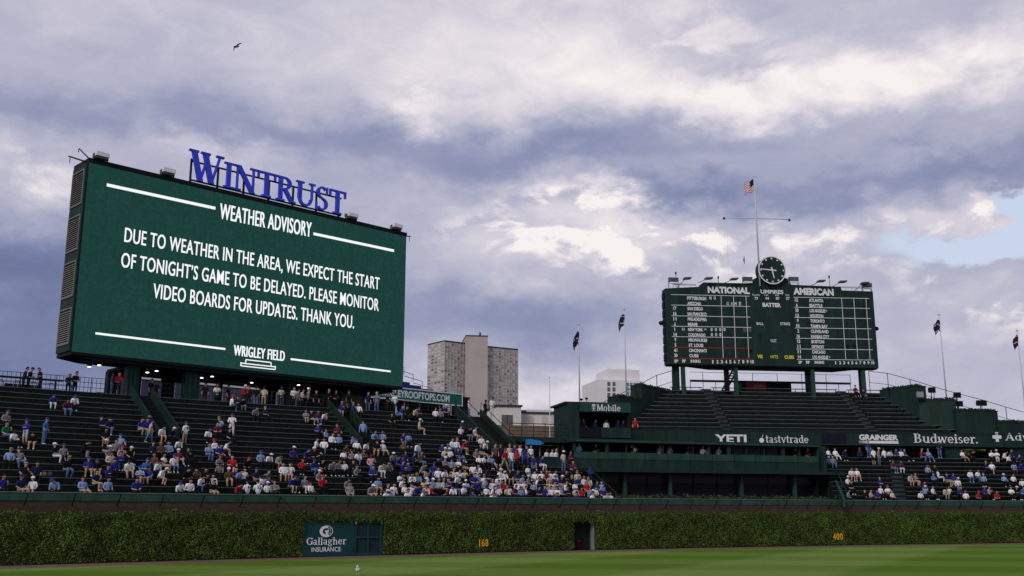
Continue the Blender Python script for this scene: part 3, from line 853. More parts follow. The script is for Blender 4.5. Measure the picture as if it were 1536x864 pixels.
# ------------------------------------------------------------------ video board
BL = at(107, 527, 72.59)
BFc = Fac((BL.x, BL.y), R(44.3)); BW, BZ0, BZ1 = 30.0, BL.z, 28.2
vb = thing('video_board', 'huge dark green video screen showing a weather advisory message in white letters', 'video board', BFc.w(BW / 2, 1.5, BZ0))
mb = MB()
BFc.box(mb, 0, BW, BZ0, BZ1, .16, 2.6); mb.build('cabinet', MT['dgreen'], vb)
mb = MB(); BFc.box(mb, -.05, BW + .05, BZ1, BZ1 + .35, -.1, 2.7); BFc.box(mb, -.02, BW + .02, BZ0 - .22, BZ0 - .002, -.02, 2.65)
BFc.box(mb, -.02, .0, BZ0, BZ1 - .002, -.03, .3); BFc.box(mb, BW, BW + .02, BZ0, BZ1 - .002, -.03, .3); mb.build('edge_frame', MT['black'], vb)
mb = MB(); BFc.box(mb, .0, BW, BZ0, BZ1 - .001, 0, .155); scr = mb.build('screen', MT['screen'], vb)
# slanted underside at the left end
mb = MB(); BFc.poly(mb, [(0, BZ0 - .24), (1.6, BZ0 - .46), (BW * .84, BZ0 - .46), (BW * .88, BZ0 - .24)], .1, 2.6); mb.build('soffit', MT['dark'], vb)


def bar_px(x0, y0, x1, y1, h):
    a0, z0 = BFc.px(x0, y0, -.01); a1, z1 = BFc.px(x1, y1, -.01); mb = MB()
    BFc.poly(mb, [(a0, z0), (a1, z1), (a1, z1 + h), (a0, z0 + h)], -.012, -.002); mb.build('message_bar', MT['scr_text'], vb)


bar_px(160, 279.5, 323, 314.5, .24); bar_px(470, 352.5, 591, 378, .24); bar_px(143, 501.5, 338, 525, .16); bar_px(436, 540, 586, 558.5, .16)
for body, x0, x1, b0, b1, t0, off in (('WEATHER ADVISORY', 329, 467, 328, 356, 304, .022), ('DUE TO WEATHER IN THE AREA, WE EXPECT THE START', 186, 569, 363, 435, 340.5, .014),
                                      ('OF TONIGHT\u2019S GAME TO BE DELAYED. PLEASE MONITOR', 181, 568, 400.5, 467, 378, .014), ('VIDEO BOARDS FOR UPDATES. THANK YOU.', 229, 531, 447, 493, 424.5, .014)):
    a0, z0 = BFc.px(x0, b0, -.01); a1, z1 = BFc.px(x1, b1, -.01); zt = BFc.px(x0, t0, -.01)[1]
    lo = .145 if ',' in body else 0.0                      # comma tail hangs below the line
    mb = MB(); bo = .05 if 'ADVISORY' in body else .028
    for q in range(3): text_on(mb, BFc, body, a0 + q * bo / 2, a1 - bo + q * bo / 2, z0 - lo * (zt - z0) * (1 if lo else 0), zt, -.012 - q * .002, offset=.004, shear=z1 - z0, spacing=1.06)
    mb.build('message_line', MT['scr_text'], vb)
a0, z0 = BFc.px(350, 533, -.01); a1, z1 = BFc.px(427, 541, -.01); zt = BFc.px(350, 517, -.01)[1]
mb = MB(); text_on(mb, BFc, 'WRIGLEY FIELD', a0, a1 - .06, z0, zt, -.012, offset=.004, spacing=1.08); text_on(mb, BFc, 'WRIGLEY FIELD', a0 + .06, a1, z0, zt, -.014, offset=.004, spacing=1.08); mb.build('message_line', MT['scr_text'], vb)
mb = MB(); a0, zc = BFc.px(361, 539, -.01); a1 = BFc.px(414, 545, -.01)[0]; zc -= .34
for da, w_, dz in ((0, a1 - a0, 0), (.45, a1 - a0 - .9, .32), (0.1, a1 - a0 - .2, -.22)): BFc.box(mb, a0 + da, a0 + da + w_, zc + dz, zc + dz + .09, -.012, -.002)
for da in (0, .42, a1 - a0 - .5, a1 - a0 - .1): BFc.box(mb, a0 + da, a0 + da + .09, zc - .2 if da in (0, a1 - a0 - .1) else zc + .08, zc + .12 if da in (0, a1 - a0 - .1) else zc + .33, -.0125, -.002)
mb.build('message_emblem', MT['scr_text'], vb)
# left end face with louvred vents
SF = Fac(BFc.w(0, 0, 0)[:2], BFc.a + R(90))
mb = MB(); SF.box(mb, .05, 2.55, BZ0 + .05, BZ1 - .05, -.05, .14); mb.build('end_panel', MT['green'], vb)
hh = (BZ1 - BZ0) / 4
for i in range(4):
    z0 = BZ0 + .55 + i * hh * .985; z1 = z0 + hh - .85
    mb = MB()
    for a, b, c0, c1 in ((.2, .29, z0, z1), (2.31, 2.4, z0, z1), (.29, 2.31, z0, z0 + .09), (.29, 2.31, z1 - .09, z1)): SF.box(mb, a, b, c0, c1, -.45 + .6, -.052 - .02)
    mb = MB()
    for a, b, c0, c1 in ((.2, .29, z0, z1), (2.31, 2.4, z0, z1), (.29, 2.31, z0, z0 + .09), (.29, 2.31, z1 - .09, z1)): mb.hexa([SF.w(a, .142, c0), SF.w(b, .142, c0), SF.w(b, .22, c0), SF.w(a, .22, c0)], [SF.w(a, .142, c1), SF.w(b, .142, c1), SF.w(b, .22, c1), SF.w(a, .22, c1)])
    vt = mb.build('vent', MT['vent'], vb)
    mb = MB()
    n = 15
    for j in range(n):
        q = z0 + .14 + (z1 - z0 - .28) * j / n
        mb.hexa([SF.w(.29, .215, q), SF.w(2.31, .215, q), SF.w(2.31, .215, q - .03), SF.w(.29, .215, q - .03)], [SF.w(.29, .146, q + .07), SF.w(2.31, .146, q + .07), SF.w(2.31, .146, q + .04), SF.w(.29, .146, q + .04)])
    mb.build('louvres', MT['vent'], vt)
# side bracket arms at the top corners
for (a, dx) in ((0.0, -1.3), (BW, 1.0)):
    mb = MB(); mb.tube([BFc.w(a, .6, BZ1 + .2), BFc.w(a + dx, .6, BZ1 + .32)], .06, 6); mb.tube([BFc.w(a + dx * .9, .6, BZ1 + .3), BFc.w(a + dx * .9, .6, BZ1 - .2)], .03, 5)
    if a == 0: mb.tube([BFc.w(.5, .6, BZ1 + .3), BFc.w(-.6, .6, BZ1 + 1.1), BFc.w(-.6, .6, BZ1 + .8)], .05, 6)
    mb.build('bracket_arm', MT['dsteel'], vb)
# floodlights on the top edge
for px, py in ((153, 236), (253, 261), (529, 331), (596, 347)):
    a, z = BFc.px(px, py, -.3)
    lab = {153: 'boxy floodlight at the upper left corner of the video screen', 253: 'boxy floodlight on the screen edge left of the blue sign', 529: 'boxy floodlight on the screen edge just right of the blue sign', 596: 'boxy floodlight at the upper right corner of the video screen'}[px]
    fl = thing('floodlight', lab, 'floodlight', BFc.w(a, 0, BZ1 + .35), 'floodlights along the video screen')
    zb = BZ1 + .36
    mb = MB(); BFc.poly(mb, [(a - .5, zb + .2), (a + .5, zb + .2), (a + .5, zb + .5), (a - .5, zb + .54)], -.5, .3); mb.build('housing', MT['white'], fl)
    mb = MB(); BFc.box(mb, a - .44, a + .44, zb + .04, zb + .195, -.4, .2); mb.build('lens', MT['dsteel'], fl)
    mb = MB(); BFc.box(mb, a - .55, a - .505, zb - .01, zb + .42, -.2, .1); BFc.box(mb, a + .505, a + .55, zb - .01, zb + .42, -.2, .1); mb.build('bracket', MT['dsteel'], fl)
# blue sign letters on a frame
zb = BZ1 + .38
sg = thing('letter_sign', 'big blue serif letter sign standing on the top edge of the video screen', 'letter sign', BFc.w(15, .3, BZ1 + .35))
a0 = BFc.px(284, 250, -.1)[0]; a1 = BFc.px(518, 310, -.1)[0]
zW0 = BFc.px(300, 276, -.1)[1]; zW1 = BFc.px(284, 223, -.1)[1]; capW = zW1 - zb - .15
capS = (BFc.px(440, 275, -.1)[1] - BFc.px(437, 311, -.1)[1])
ratio = capS / capW
for c, mb in serif_on(BFc, 'WINTRUST', a0, a1, zb + .15, capW, -.25, .22, .02, caps=ratio):
    lt = mb.build('letter', MT['blue'], sg)
mb = MB()
for z in (zb + .12, zb + capS * .78): BFc.box(mb, a0 + .2, a1 - .3, z, z + .12, .05, .17)
for j in range(7):
    a = a0 + .25 + (a1 - a0 - .8) * j / 6; BFc.box(mb, a, a + .14, zb - .02, zb + (capW * .8 if j == 0 else capS * .8), .18, .32)
mb.build('frame', MT['green'], sg)

# ---- columns, soffit lamps and back structure of the concourse
CF = Fac(BFc.w(0, 2.0, 0)[:2], BFc.a)
for px, wpx, m_, lab in ((199, 13, 'green_bright', 'broad green steel column nearest the left end under the video screen'), (289, 17, 'green_bright', 'broad ribbed green column under the middle of the video screen'), (438, 9, 'green', 'narrower green column under the right half of the video screen')):
    a = CF.px(px, 580, -1.2)[0]; w_ = wpx / F * 80 * 1.35 / 2
    cl = thing('column', lab, 'column', CF.w(a, -1.2, ZTOP), 'columns under the video screen')
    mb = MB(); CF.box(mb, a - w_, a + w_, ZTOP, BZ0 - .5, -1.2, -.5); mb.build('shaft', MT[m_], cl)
    for j in range(3): mb = MB(); q = a - w_ * .7 + w_ * .7 * j; CF.box(mb, q - .05, q + .05, ZTOP + .05, BZ0 - .6, -1.26, -1.202); mb.build('rib', MT['green'], cl)
bs = thing('concourse_shelter', 'dark steel concourse shelter with posts and beams beneath the video screen', 'shelter', CF.w(15, 4, ZTOP))
for px0, px1 in ((161, 175), (205, 211), (247, 262), (327, 334), (396, 404), (408, 415), (452, 470), (485, 500)):
    a, b = CF.px(px0, 585, 2.5)[0], CF.px(px1, 585, 2.5)[0]; mb = MB(); CF.box(mb, a, b, ZTOP, BZ0 - .5, 2.5, 3.1); mb.build('post', MT['black'], bs)
a, b = CF.px(161, 570, 3.2)[0], CF.px(548, 570, 3.2)[0]
mb = MB(); CF.box(mb, a, b, BZ0 - .85, BZ0 - .52, 3.15, 3.6); mb.build('beam', MT['black'], bs)
mb = MB(); CF.box(mb, a, b, BZ0 - .52, BZ0 - .3, -1.0, 3.4); mb.build('roof_deck', MT['dark'], bs)
mb = MB(); CF.box(mb, CF.px(512, 600, 1.5)[0], CF.px(545, 600, 1.5)[0], ZTOP, BZ0 - .53, 1.5, 2.0); mb.build('kiosk_wall', MT['beige'], bs)
mb = MB(); CF.box(mb, CF.px(545, 600, 1.6)[0], CF.px(556, 600, 1.6)[0], ZTOP, BZ0 - .53, 1.6, 2.2); mb.build('kiosk_side', MT['green'], bs)
mb = MB(); CF.box(mb, CF.px(452, 600, 5.2)[0], CF.px(520, 600, 5.2)[0], ZTOP, BZ0 - .55, 5.2, 5.4); mb.build('back_wall', MT['dark'], bs)
mb = MB(); CF.box(mb, a, b, ZTOP, ZTOP + 1.05, 5.0, 5.1); mb.build('parapet', MT['dark'], bs)
wsm = bpy.data.materials.new('tinted_windscreen'); wsm.use_nodes = True
_n = wsm.node_tree; _t = _n.nodes.new('ShaderNodeBsdfTransparent'); _t.inputs[0].default_value = (.27, .27, .31, 1)
_g = _n.nodes.new('ShaderNodeBsdfGlossy'); _g.inputs['Roughness'].default_value = .3; _g.inputs[0].default_value = (.5, .5, .5, 1)
_m = _n.nodes.new('ShaderNodeMixShader'); _m.inputs[0].default_value = .03
_n.links.new(_t.outputs[0], _m.inputs[1]); _n.links.new(_g.outputs[0], _m.inputs[2]); _n.links.new(_m.outputs[0], _n.nodes['Material Output'].inputs[0])
for px0, px1 in ((175.5, 190), (211.5, 246.5), (262.5, 326.5), (334.5, 395.5), (404.5, 407.5), (415.5, 451)):
    q0, q1 = CF.px(px0, 585, 2.8)[0], CF.px(px1, 585, 2.8)[0]; mb = MB(); CF.box(mb, q0, q1, ZTOP, BZ0 - .86, 2.8, 2.83); mb.build('windscreen', wsm, bs)
for px0, px1, py in ((205, 247, 552), (300, 329, 560), (338, 394, 567), (444, 466, 577)):  # no lamps here: added glowing strips stand in for the sky gap
    a, z = CF.px(px0, py, 2.4); b = CF.px(px1, py, 2.4)[0]; mb = MB(); CF.box(mb, a, b, BZ0 - .84, BZ0 - .70, 2.9, 3.12)
    tag(mb.build('sky_gap_strip', MT['tube']), f"pale strip lamp under the screen {'above the first gap' if px0 == 205 else 'right of the ribbed column' if px0 == 300 else 'longest of the strip lamps' if px0 == 338 else 'near the kiosk wall'}", 'strip lamp', 'strip lamps under the video screen')
ordn = ['leftmost', 'second', 'third', 'fourth', 'fifth', 'sixth', 'seventh', 'eighth', 'ninth', 'tenth', 'eleventh', 'twelfth', 'thirteenth', 'fourteenth', 'fifteenth', 'sixteenth', 'seventeenth', 'eighteenth', 'nineteenth', 'twentieth']
LP = [(135, 537), (150, 533), (222, 546), (236, 543), (303, 557), (319, 553.5), (378, 566), (448, 575), (464, 571.5)]
for i, (px, py) in enumerate(LP):
    dd = -1.0 if i % 2 else .3
    a, z = CF.px(px, py, dd); c = CF.w(a, dd, BZ0 - .5)
    dl = thing('downlight', f"round lit ceiling lamp under the video screen, {ordn[i] if i else 'leftmost'} {'from the left' if i else 'of all'}", 'downlight', c, 'lit lamps under the video screen')
    mb = MB(); mb.tube([(c[0], c[1], c[2] - .002), (c[0], c[1], c[2] - .14)], .16, 12); mb.build('housing', MT['dsteel'], dl)
    mb = MB(); mb.tube([(c[0], c[1], c[2] - .141), (c[0], c[1], c[2] - .18)], .125, 12); mb.build('bulb', MT['lamp'], dl)

# ------------------------------------------------------------------ beyond the left stands: rooftop seats and sign
a = at(692, 600, 128)
RF = Fac((a.x, a.y), R(45))
rt = thing('rooftop_building', 'rooftop across the street with a green web address sign and blue bleachers', 'building', RF.w(-6, 3, 0))
sA, sB = RF.px(548, 590)[0], RF.px(692.5, 600)[0]
zs1 = RF.px(692, 592.5)[1]; zs0 = RF.px(692, 608)[1]
mb = MB(); RF.box(mb, sA - 10, sB + 1.2, 0, zs0 - 2.4, .5, 14); mb.build('wall', MT['brown'], rt)
mb = MB(); RF.box(mb, sA, sB, zs0, zs1, -.05, .25); sgn = mb.build('sign_panel', MT['sign_green'], rt)
mb = MB()
for z0, z1 in ((zs0 - .14, zs0 - .001), (zs1 + .001, zs1 + .12)): RF.box(mb, sA, sB + .1, z0, z1, -.1, .3)
RF.box(mb, sB + .002, sB + .1, zs0, zs1, -.1, .3); mb.build('sign_frame', MT['offwhite'], rt)
a0 = RF.px(566, 585)[0]; a1 = RF.px(674, 600)[0]
mb = MB(); text_on(mb, RF, 'WRIGLEYROOFTOPS.COM', a0, a1, zs0 + .22, zs1 - .2, -.065, offset=.03, depth=.012); mb.build('sign_lettering', MT['offwhite'], rt)
mb = MB(); RF.box(mb, sB + .15, sB + 1.3, zs0 - 2.3, zs1 - .2, -.1, 2); mb.build('stair_tower', MT['dark'], rt)
for px in (580, 607, 630, 660, 690):
    a = RF.px(px, 610)[0]; mb = MB(); mb.tube([RF.w(a, .1, zs0 - 2.4), RF.w(a, .1, zs0 - .15)], .06, 6); mb.build('post', MT['steel'], rt)
mb = MB(); RF.box(mb, sA, sB, zs0 - 2.399, zs1 + .3, 3.5, 3.7); mb.build('back_wall', MT['dark'], rt)
mb = MB()
for j in range(6):
    b = RF.px(664 - j * 11, 585, 4)[0]; RF.box(mb, sA - 12, b, zs1 - .5 + j * .42, zs1 - .5 + (j + 1) * .42, 1.5 + j * .8, 1.5 + (j + 1) * .8 if j < 5 else 9)
mb.build('seats', MT['blue_seat'], rt)
mb = MB()
for j in range(4):
    b = RF.px(655 - j * 14, 580, 4)[0]; z = zs1 + .3 + j * .75
    mb.tube([RF.w(b, 5, z), RF.w(b, 5, z + .9)], .04, 5); mb.tube([RF.w(b, 5, z + .9), RF.w(b - 2.2, 6, z + 1.5)], .04, 5)
mb.tube([RF.w(sB - 7.9, 6, zs1 + 2), RF.w(sB - 7.9, 6, zs1 + 6.2)], .04, 5)
mb.build('roof_railing', MT['dsteel'], rt)
for i, px in enumerate((593, 612, 640, 668, 682)):
    a = RF.px(px, 617, 1.5)[0]; mb = MB(); z = zs0 - 2.398
    RF.box(mb, a - .35, a + .35, z + .4, z + .5, 1.2, 1.9); RF.box(mb, a - .35, a + .35, z + .5, z + 1.1, 1.8, 1.9)
    for da in (-.3, .25): RF.box(mb, a + da, a + da + .05, z, z + .4, 1.25, 1.3); RF.box(mb, a + da, a + da + .05, z, z + .4, 1.8, 1.85)
    tag(mb.build('patio_chair', MT['beige']), f'tan chair under the green rooftop sign, {ordn[i]} from left' if i else 'tan chair under the green rooftop sign, leftmost of them', 'chair', 'tan chairs under the rooftop sign')

# ------------------------------------------------------------------ city behind
def window_grid(parent, fac, a0, a1, z0, z1, nx, nz, rng_, wfrac=.7, hfrac=.5, spare=None, limit=[0]):
    for i in range(nx):
        for j in range(nz):
            m_ = rng_.choice(['win_d', 'win_m', 'win_l', 'win_l', 'win_m', 'win_l'])
            w = (a1 - a0) / nx; h = (z1 - z0) / nz
            x = a0 + w * (i + .5); z = z0 + h * (j + .5)
            if limit[0] < 100:
                mb = MB(); fac.box(mb, x - w * wfrac / 2, x + w * wfrac / 2, z - h * hfrac / 2, z + h * hfrac / 2, -.06, .2); mb.build('window', MT[m_], parent); limit[0] += 1
            else:
                spare.cur = {'win_d': 0, 'win_m': 1, 'win_l': 2}[m_]
                fac.box(spare, x - w * wfrac / 2, x + w * wfrac / 2, z - h * hfrac / 2, z + h * hfrac / 2, -.06, .2)


rr = random.Random(4)
cA = at(667, 512, 860); ztw = cA.z
T1 = Fac((cA.x, cA.y), R(38)); T0 = Fac((cA.x, cA.y), R(38 + 90))
tw = thing('apartment_tower', 'tall grey concrete apartment tower with gridded windows and a blank central shaft', 'tower', (cA.x + 6, cA.y + 8, 0))
w1 = T1.px(709, 560)[0]; w0 = -T0.px(641, 560)[0]
w0 = abs(w0)
mb = MB(); T1.box(mb, 0, w1 + .5, 0, ztw, 0, w0); mb.build('wall', MT['concrete'], tw)
cF = Fac(T1.w(w1, -12, 0)[:2], R(38 - 30))
cxa, cxb = cF.px(698, 560)[0], cF.px(731, 560)[0]; zcore = cF.px(705, 505)[1]
mb = MB(); cF.box(mb, cxa, cxb, 0, zcore, -2, 32); mb.build('shaft', MT['concrete'], tw)
wF = Fac(cF.w(cxb, 3, 0)[:2], R(32)); wr = wF.px(777, 570)[0]; zr = wF.px(740, 521.5)[1]
mb = MB(); wF.box(mb, 0, wr, 0, zr, 0, 28); mb.build('wing', MT['concrete'], tw)
sp = MB()
zlo = 25
fh = 2.9
window_grid(tw, T1, .3, w1 - .3, ztw - 22 * fh, ztw - .6, 9, 22, rr, spare=sp)
L_ = -w0
TL = Fac(T0.w(0, 0, 0)[:2], R(38 + 90))
# left face: outward normal is towards -s of T1, so windows sit on the other side of the plane
for i in range(5):
    for j in range(22):
        m_ = rr.choice([0, 1, 2, 2, 1]); sp.cur = m_; w = w0 / 5; x = w * (i + .5); z = ztw - .6 - (j + .5) * fh
        TL.box(sp, x - w * .35, x + w * .35, z - fh * .25, z + fh * .25, -.2, .08)
window_grid(tw, wF, .3, wr - .3, zr - 20 * fh, zr - .6, 11, 20, rr, spare=sp)
o = sp.build('windows', [MT['win_d'], MT['win_m'], MT['win_l']], tw); o['kind'] = 'stuff'
mb = MB()
for i in range(10): a = .3 + (w1 - .6) * i / 9; T1.box(mb, a - .25, a + .25, ztw - 22 * fh, ztw - .3, -.35, -.001)
for i in range(12): a = .3 + (wr - .6) * i / 11; wF.box(mb, a - .25, a + .25, zr - 20 * fh, zr - .3, -.35, -.001)
mb.build('mullions', MT['concrete'], tw)
mb = MB(); mb.tube([cF.w(cxb - 6, 4, zcore), cF.w(cxb - 6, 4, zcore + 4.5)], .9, 6); mb.build('roof_vent', MT['dsteel'], tw)
mb = MB()
T1.box(mb, -.2, w1 + .3, ztw, ztw + 1.0, -.4, w0 + .2); wF.box(mb, -.1, wr + .2, zr, zr + 1.0, -.4, 28.2); cF.box(mb, cxa - .15, cxb + .15, zcore, zcore + 1.0, -2.2, 32.2)
mb.build('roof', MT['roof'], tw)

# white building
a = at(930, 570, 250); WF = Fac((a.x, a.y), R(12))
wb = thing('white_building', 'plain white multi storey building with small dark windows and a teal glass corner', 'building', WF.w(0, 6, 0))
l, r_ = WF.px(896.5, 585)[0], WF.px(964, 585)[0]; zt = WF.px(930, 570)[1]; zt2 = WF.px(930, 553)[1]
mb = MB(); WF.box(mb, l, r_, 0, zt, 0, 14); mb.build('wall', MT['wwall'], wb)
mb = MB(); WF.box(mb, WF.px(914, 560)[0], r_ - .3, zt, zt2, 1.2, 11); mb.build('penthouse', MT['wwall'], wb)
for px in (913.2, 920.9):
    for k in range(4):
        s_, z = WF.px(px, 576 + 8.2 * k); mb = MB(); WF.box(mb, s_ - .38, s_ + .38, z - .5, z + .5, -.04, .2); mb.build('window', MT['win_d'], wb)
g0, g1 = WF.px(939, 585)[0], WF.px(960, 585)[0]; ga = WF.px(950, 574)[1]; gb = WF.px(950, 600)[1]
mb = MB(); WF.box(mb, g0, g1, gb, ga, -.06, .2); gl_ = mb.build('glass_wall', MT['teal'], wb)
mb = MB()
for j in range(5): q = g0 + (g1 - g0) * j / 4; WF.box(mb, q - .1, q + .1, gb - .1, ga + .1, -.14, -.062)
for j in range(5): q = gb + (ga - gb) * j / 4; WF.box(mb, g0, g1, q - .08, q + .08, -.12, -.063)
mb.build('glazing_bar', MT['white'], gl_)
# cream building with arched windows
a = at(790, 625, 165); EF = Fac((a.x, a.y), R(14))
cb = thing('cream_building', 'low cream rendered building with arched windows and flat roofs behind the walkway', 'building', EF.w(0, 5, 0))
l, mdl, r_ = EF.px(742, 625)[0], EF.px(777, 625)[0], EF.px(850, 625)[0]
z1 = EF.px(760, 611.5)[1]; z2 = EF.px(800, 620)[1]; z3 = EF.px(815, 613)[1]; zl = EF.px(790, 640)[1]
mb = MB(); EF.box(mb, l, mdl, zl, z1, -2.0, 12); EF.box(mb, mdl, r_, zl, z2, 0, 12); EF.box(mb, EF.px(795, 620)[0], EF.px(833, 620)[0], z2, z3, 2.0, 10); mb.build('wall', MT['cwall'], cb)
mb = MB(); EF.box(mb, l - .1, r_ + .1, 0, zl - .001, -2.1, 12.1); mb.build('base_wall', MT['brown'], cb)
mb = MB(); EF.box(mb, l - .2, mdl + .2, z1, z1 + .25, -2.25, 12.2); EF.box(mb, mdl + .2, r_ + .2, z2 - .02, z2 + .22, -.25, 1.98)
EF.box(mb, EF.px(783, 614)[0], EF.px(800, 614)[0], z2 + .23, z2 + .7, 2.2, 8); EF.box(mb, EF.px(832, 614)[0], r_ + .5, z2 + .05, z2 + .5, .2, 8); mb.build('roof', MT['roof'], cb)
for px in (785.5, 796, 817, 831):
    s_, z = EF.px(px, 629.5); mb = MB()
    ps = [(s_ - .5, z - .6), (s_ + .5, z - .6)] + [(s_ + .5 * math.cos(R(t)), z + .2 + .45 * math.sin(R(t))) for t in range(0, 181, 20)]
    EF.poly(mb, ps, -.05, .2); mb.build('window', MT['win_l'], cb)
for px in (757, 764.5):
    s_, z = EF.px(px, 630, -2); mb = MB(); EF.box(mb, s_ - .5, s_ + .5, z - .8, z + .8, -2.05, -1.8); mb.build('window', MT['win_d'], cb)
p = at(824.5, 612, 158); mb = MB(); mb.tube([(p.x, p.y, 0), (p.x, p.y, at(824.5, 566, 158).z)], [.09, .05], 8); mb.ball((p.x, p.y, at(824.5, 566, 158).z), .12)
tag(mb.build('bare_pole', MT['pole']), 'thin bare grey pole in front of the cream building', 'pole')

# ------------------------------------------------------------------ deck walkway and platform behind the low section
vD = 9.5; zD = Z0 + NC * RH
pp = pt(49, 12.5, 0)
DF = Fac(pp[:2], R(20))
dk = thing('walkway_deck', 'raised green walkway with a barred railing between the stair and the booth', 'walkway', DF.w(0, 0, 0))
l, r_ = DF.px(764, 655)[0], DF.px(852, 655)[0]; zf = DF.px(800, 655.5)[1]
mb = MB(); DF.box(mb, l - 1.5, r_ + 3, zf - .45, zf, -.2, 3.5); mb.build('floor', MT['green'], dk)
for q in frange(l, r_, 1.15):
    mb = MB(); mb.tube([DF.w(q, -.1, zf), DF.w(q, -.1, zf + 1.15)], .035, 6); mb.build('post', MT['green'], dk)
for b in (.2, .5, .8, 1.15):
    mb = MB(); mb.tube([DF.w(l, -.1, zf + b), DF.w(r_, -.1, zf + b)], .024 if b < 1 else .04, 6); mb.build('rail', MT['green'], dk)
for px in (792, 838, 845):
    q = DF.px(px, 670)[0]; mb = MB(); DF.box(mb, q - .1, q + .1, zD, zf - .451, .1, .35); mb.build('pillar', MT['green'], dk)
mb = MB(); DF.box(mb, l - 3.5, r_ + 3, zD, zf - .46, 3.6, 3.8); mb.build('back_wall', MT['brown'], dk)
PF = Fac(pt(49.5, 8.2, 0)[:2], R(30))
l, r_ = PF.px(808, 698)[0], PF.px(850, 698)[0]
mb = MB(); PF.box(mb, l, r_ + 1.5, zD, zD + .95, 0, .15); tag(mb.build('parapet', MT['green']), 'low green parapet wall below the blue awning', 'parapet')
aw = thing('awning', 'bright blue cloth awning under the raised walkway', 'awning', DF.w(0, 1, zD))
l, r_ = DF.px(793, 662, -1.6)[0], DF.px(816, 662, -1.6)[0]; z0, z1 = DF.px(800, 667, -1.6)[1], DF.px(800, 658.5, -1.6)[1]
mb = MB(); DF.poly(mb, [(l, z0), (r_ - .3, z0), (r_, z0 + .12), (r_ - .4, z1 - .12), (l + .1, z1)], -1.6, -.7); mb.build('canopy', MT['tarp'], aw)
for q in (l + .1, r_ - .2): mb = MB(); mb.tube([DF.w(q, -1.1, zD), DF.w(q, -1.1, z0)], .03, 6); mb.build('leg', MT['steel'], aw)
for i, px in enumerate((801, 811)):
    q, z = DF.px(px, 690, -.6); mb = MB(); w_ = .42
    DF.box(mb, q - w_, q + w_, zD, zD + .9, -.6, .0); DF.box(mb, q - w_ - .02, q + w_ + .02, zD + .9, zD + 1.0, -.62, .02); mb.tube([DF.w(q - .2, -.62, zD + .7), DF.w(q + .2, -.62, zD + .7)], .02, 5)
    tag(mb.build('ice_bin', mat('teal_bin', (.01, .08, .14), .5)), ('left' if i == 0 else 'right') + ' one of two teal bins standing below the blue awning', 'bin', 'teal bins below the awning')

# ------------------------------------------------------------------ suites, lounge, booth
a = at(860, 680, 90); SU = Fac((a.x, a.y), R(18.3))
su = thing('suite_block', 'long green suite block with open windows above a dark glass lounge in centre field', 'suite building', SU.w(11, 3, 0))
sl_, sr_ = SU.px(862, 675)[0], SU.px(1227, 680)[0]
zP0, zP1 = SU.px(1000, 690)[1], SU.px(1000, 680)[1]; zW1 = SU.px(1000, 666)[1]; zR = SU.px(1000, 660.6)[1]; zS = SU.px(1000, 704)[1]; zG1 = SU.px(1000, 709.5)[1]
mb = MB(); SU.box(mb, sl_, sr_, zP0, zP1, 0, .25); mb.build('parapet', MT['green_bright'], su)
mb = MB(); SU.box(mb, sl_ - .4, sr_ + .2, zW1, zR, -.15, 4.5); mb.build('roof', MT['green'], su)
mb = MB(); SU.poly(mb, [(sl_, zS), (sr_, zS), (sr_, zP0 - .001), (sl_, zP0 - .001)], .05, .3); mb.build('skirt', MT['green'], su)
mb = MB(); SU.box(mb, sl_, sr_, zW1 + .03, zW1 + .2, -.25, -.152); mb.build('fascia', MT['green_bright'], su)
mb = MB(); SU.box(mb, sl_, sr_, zP0, zW1, 3.6, 3.8); SU.box(mb, sl_, sr_, zP0 - .01, zP0 + .1, .26, 3.6); SU.box(mb, sr_ - .2, sr_ + .001, zg0 if False else 3.3, zW1, .31, 7.5); mb.build('back_wall', MT['dark'], su)
for px, w_ in ((862, 4), (911, 5), (1094, 6), (1175, 6), (1227, 3), (940, 1.2), (995, 1.2), (1040, 1.2), (1066, 1.2), (1120, 1.2), (1147, 1.2), (1200, 1.2)):
    q = SU.px(px, 676)[0]; hw = w_ / 2 / 17; mb = MB(); SU.box(mb, q - hw, q + hw, zP1, zW1, .02, .22); mb.build('mullion', MT['green'], su)
for px0, px1 in ((1098, 1146), (1150, 1166)):
    mb = MB(); SU.box(mb, SU.px(px0, 676, .3)[0], SU.px(px1, 676, .3)[0], zP1, zW1, .3, .34); mb.build('window', MT['glass'], su)
mb = MB(); text_px(mb, SU, '-:-', 889, 901, 668.5, 668.5, 664.5, 3.55, offset=.02)
mb = MB(); SU.box(mb, SU.px(888, 668, 3.4)[0], SU.px(901, 668, 3.4)[0], SU.px(895, 671, 3.4)[1], SU.px(895, 665, 3.4)[1], 3.4, 3.5); mb.build('monitor', emit('monitor_glow', (.12, .30, .24), 1), su)
for j in range(1, 11):
    mb = MB(); q = sl_ + (sr_ - sl_) * j / 11; SU.box(mb, q - .025, q + .025, zP0, zP1, -.006, -.001); SU.box(mb, q - .02, q + .02, zS + .01, zP0 - .01, .043, .049); mb.build('panel_joint', MT['black'], su)
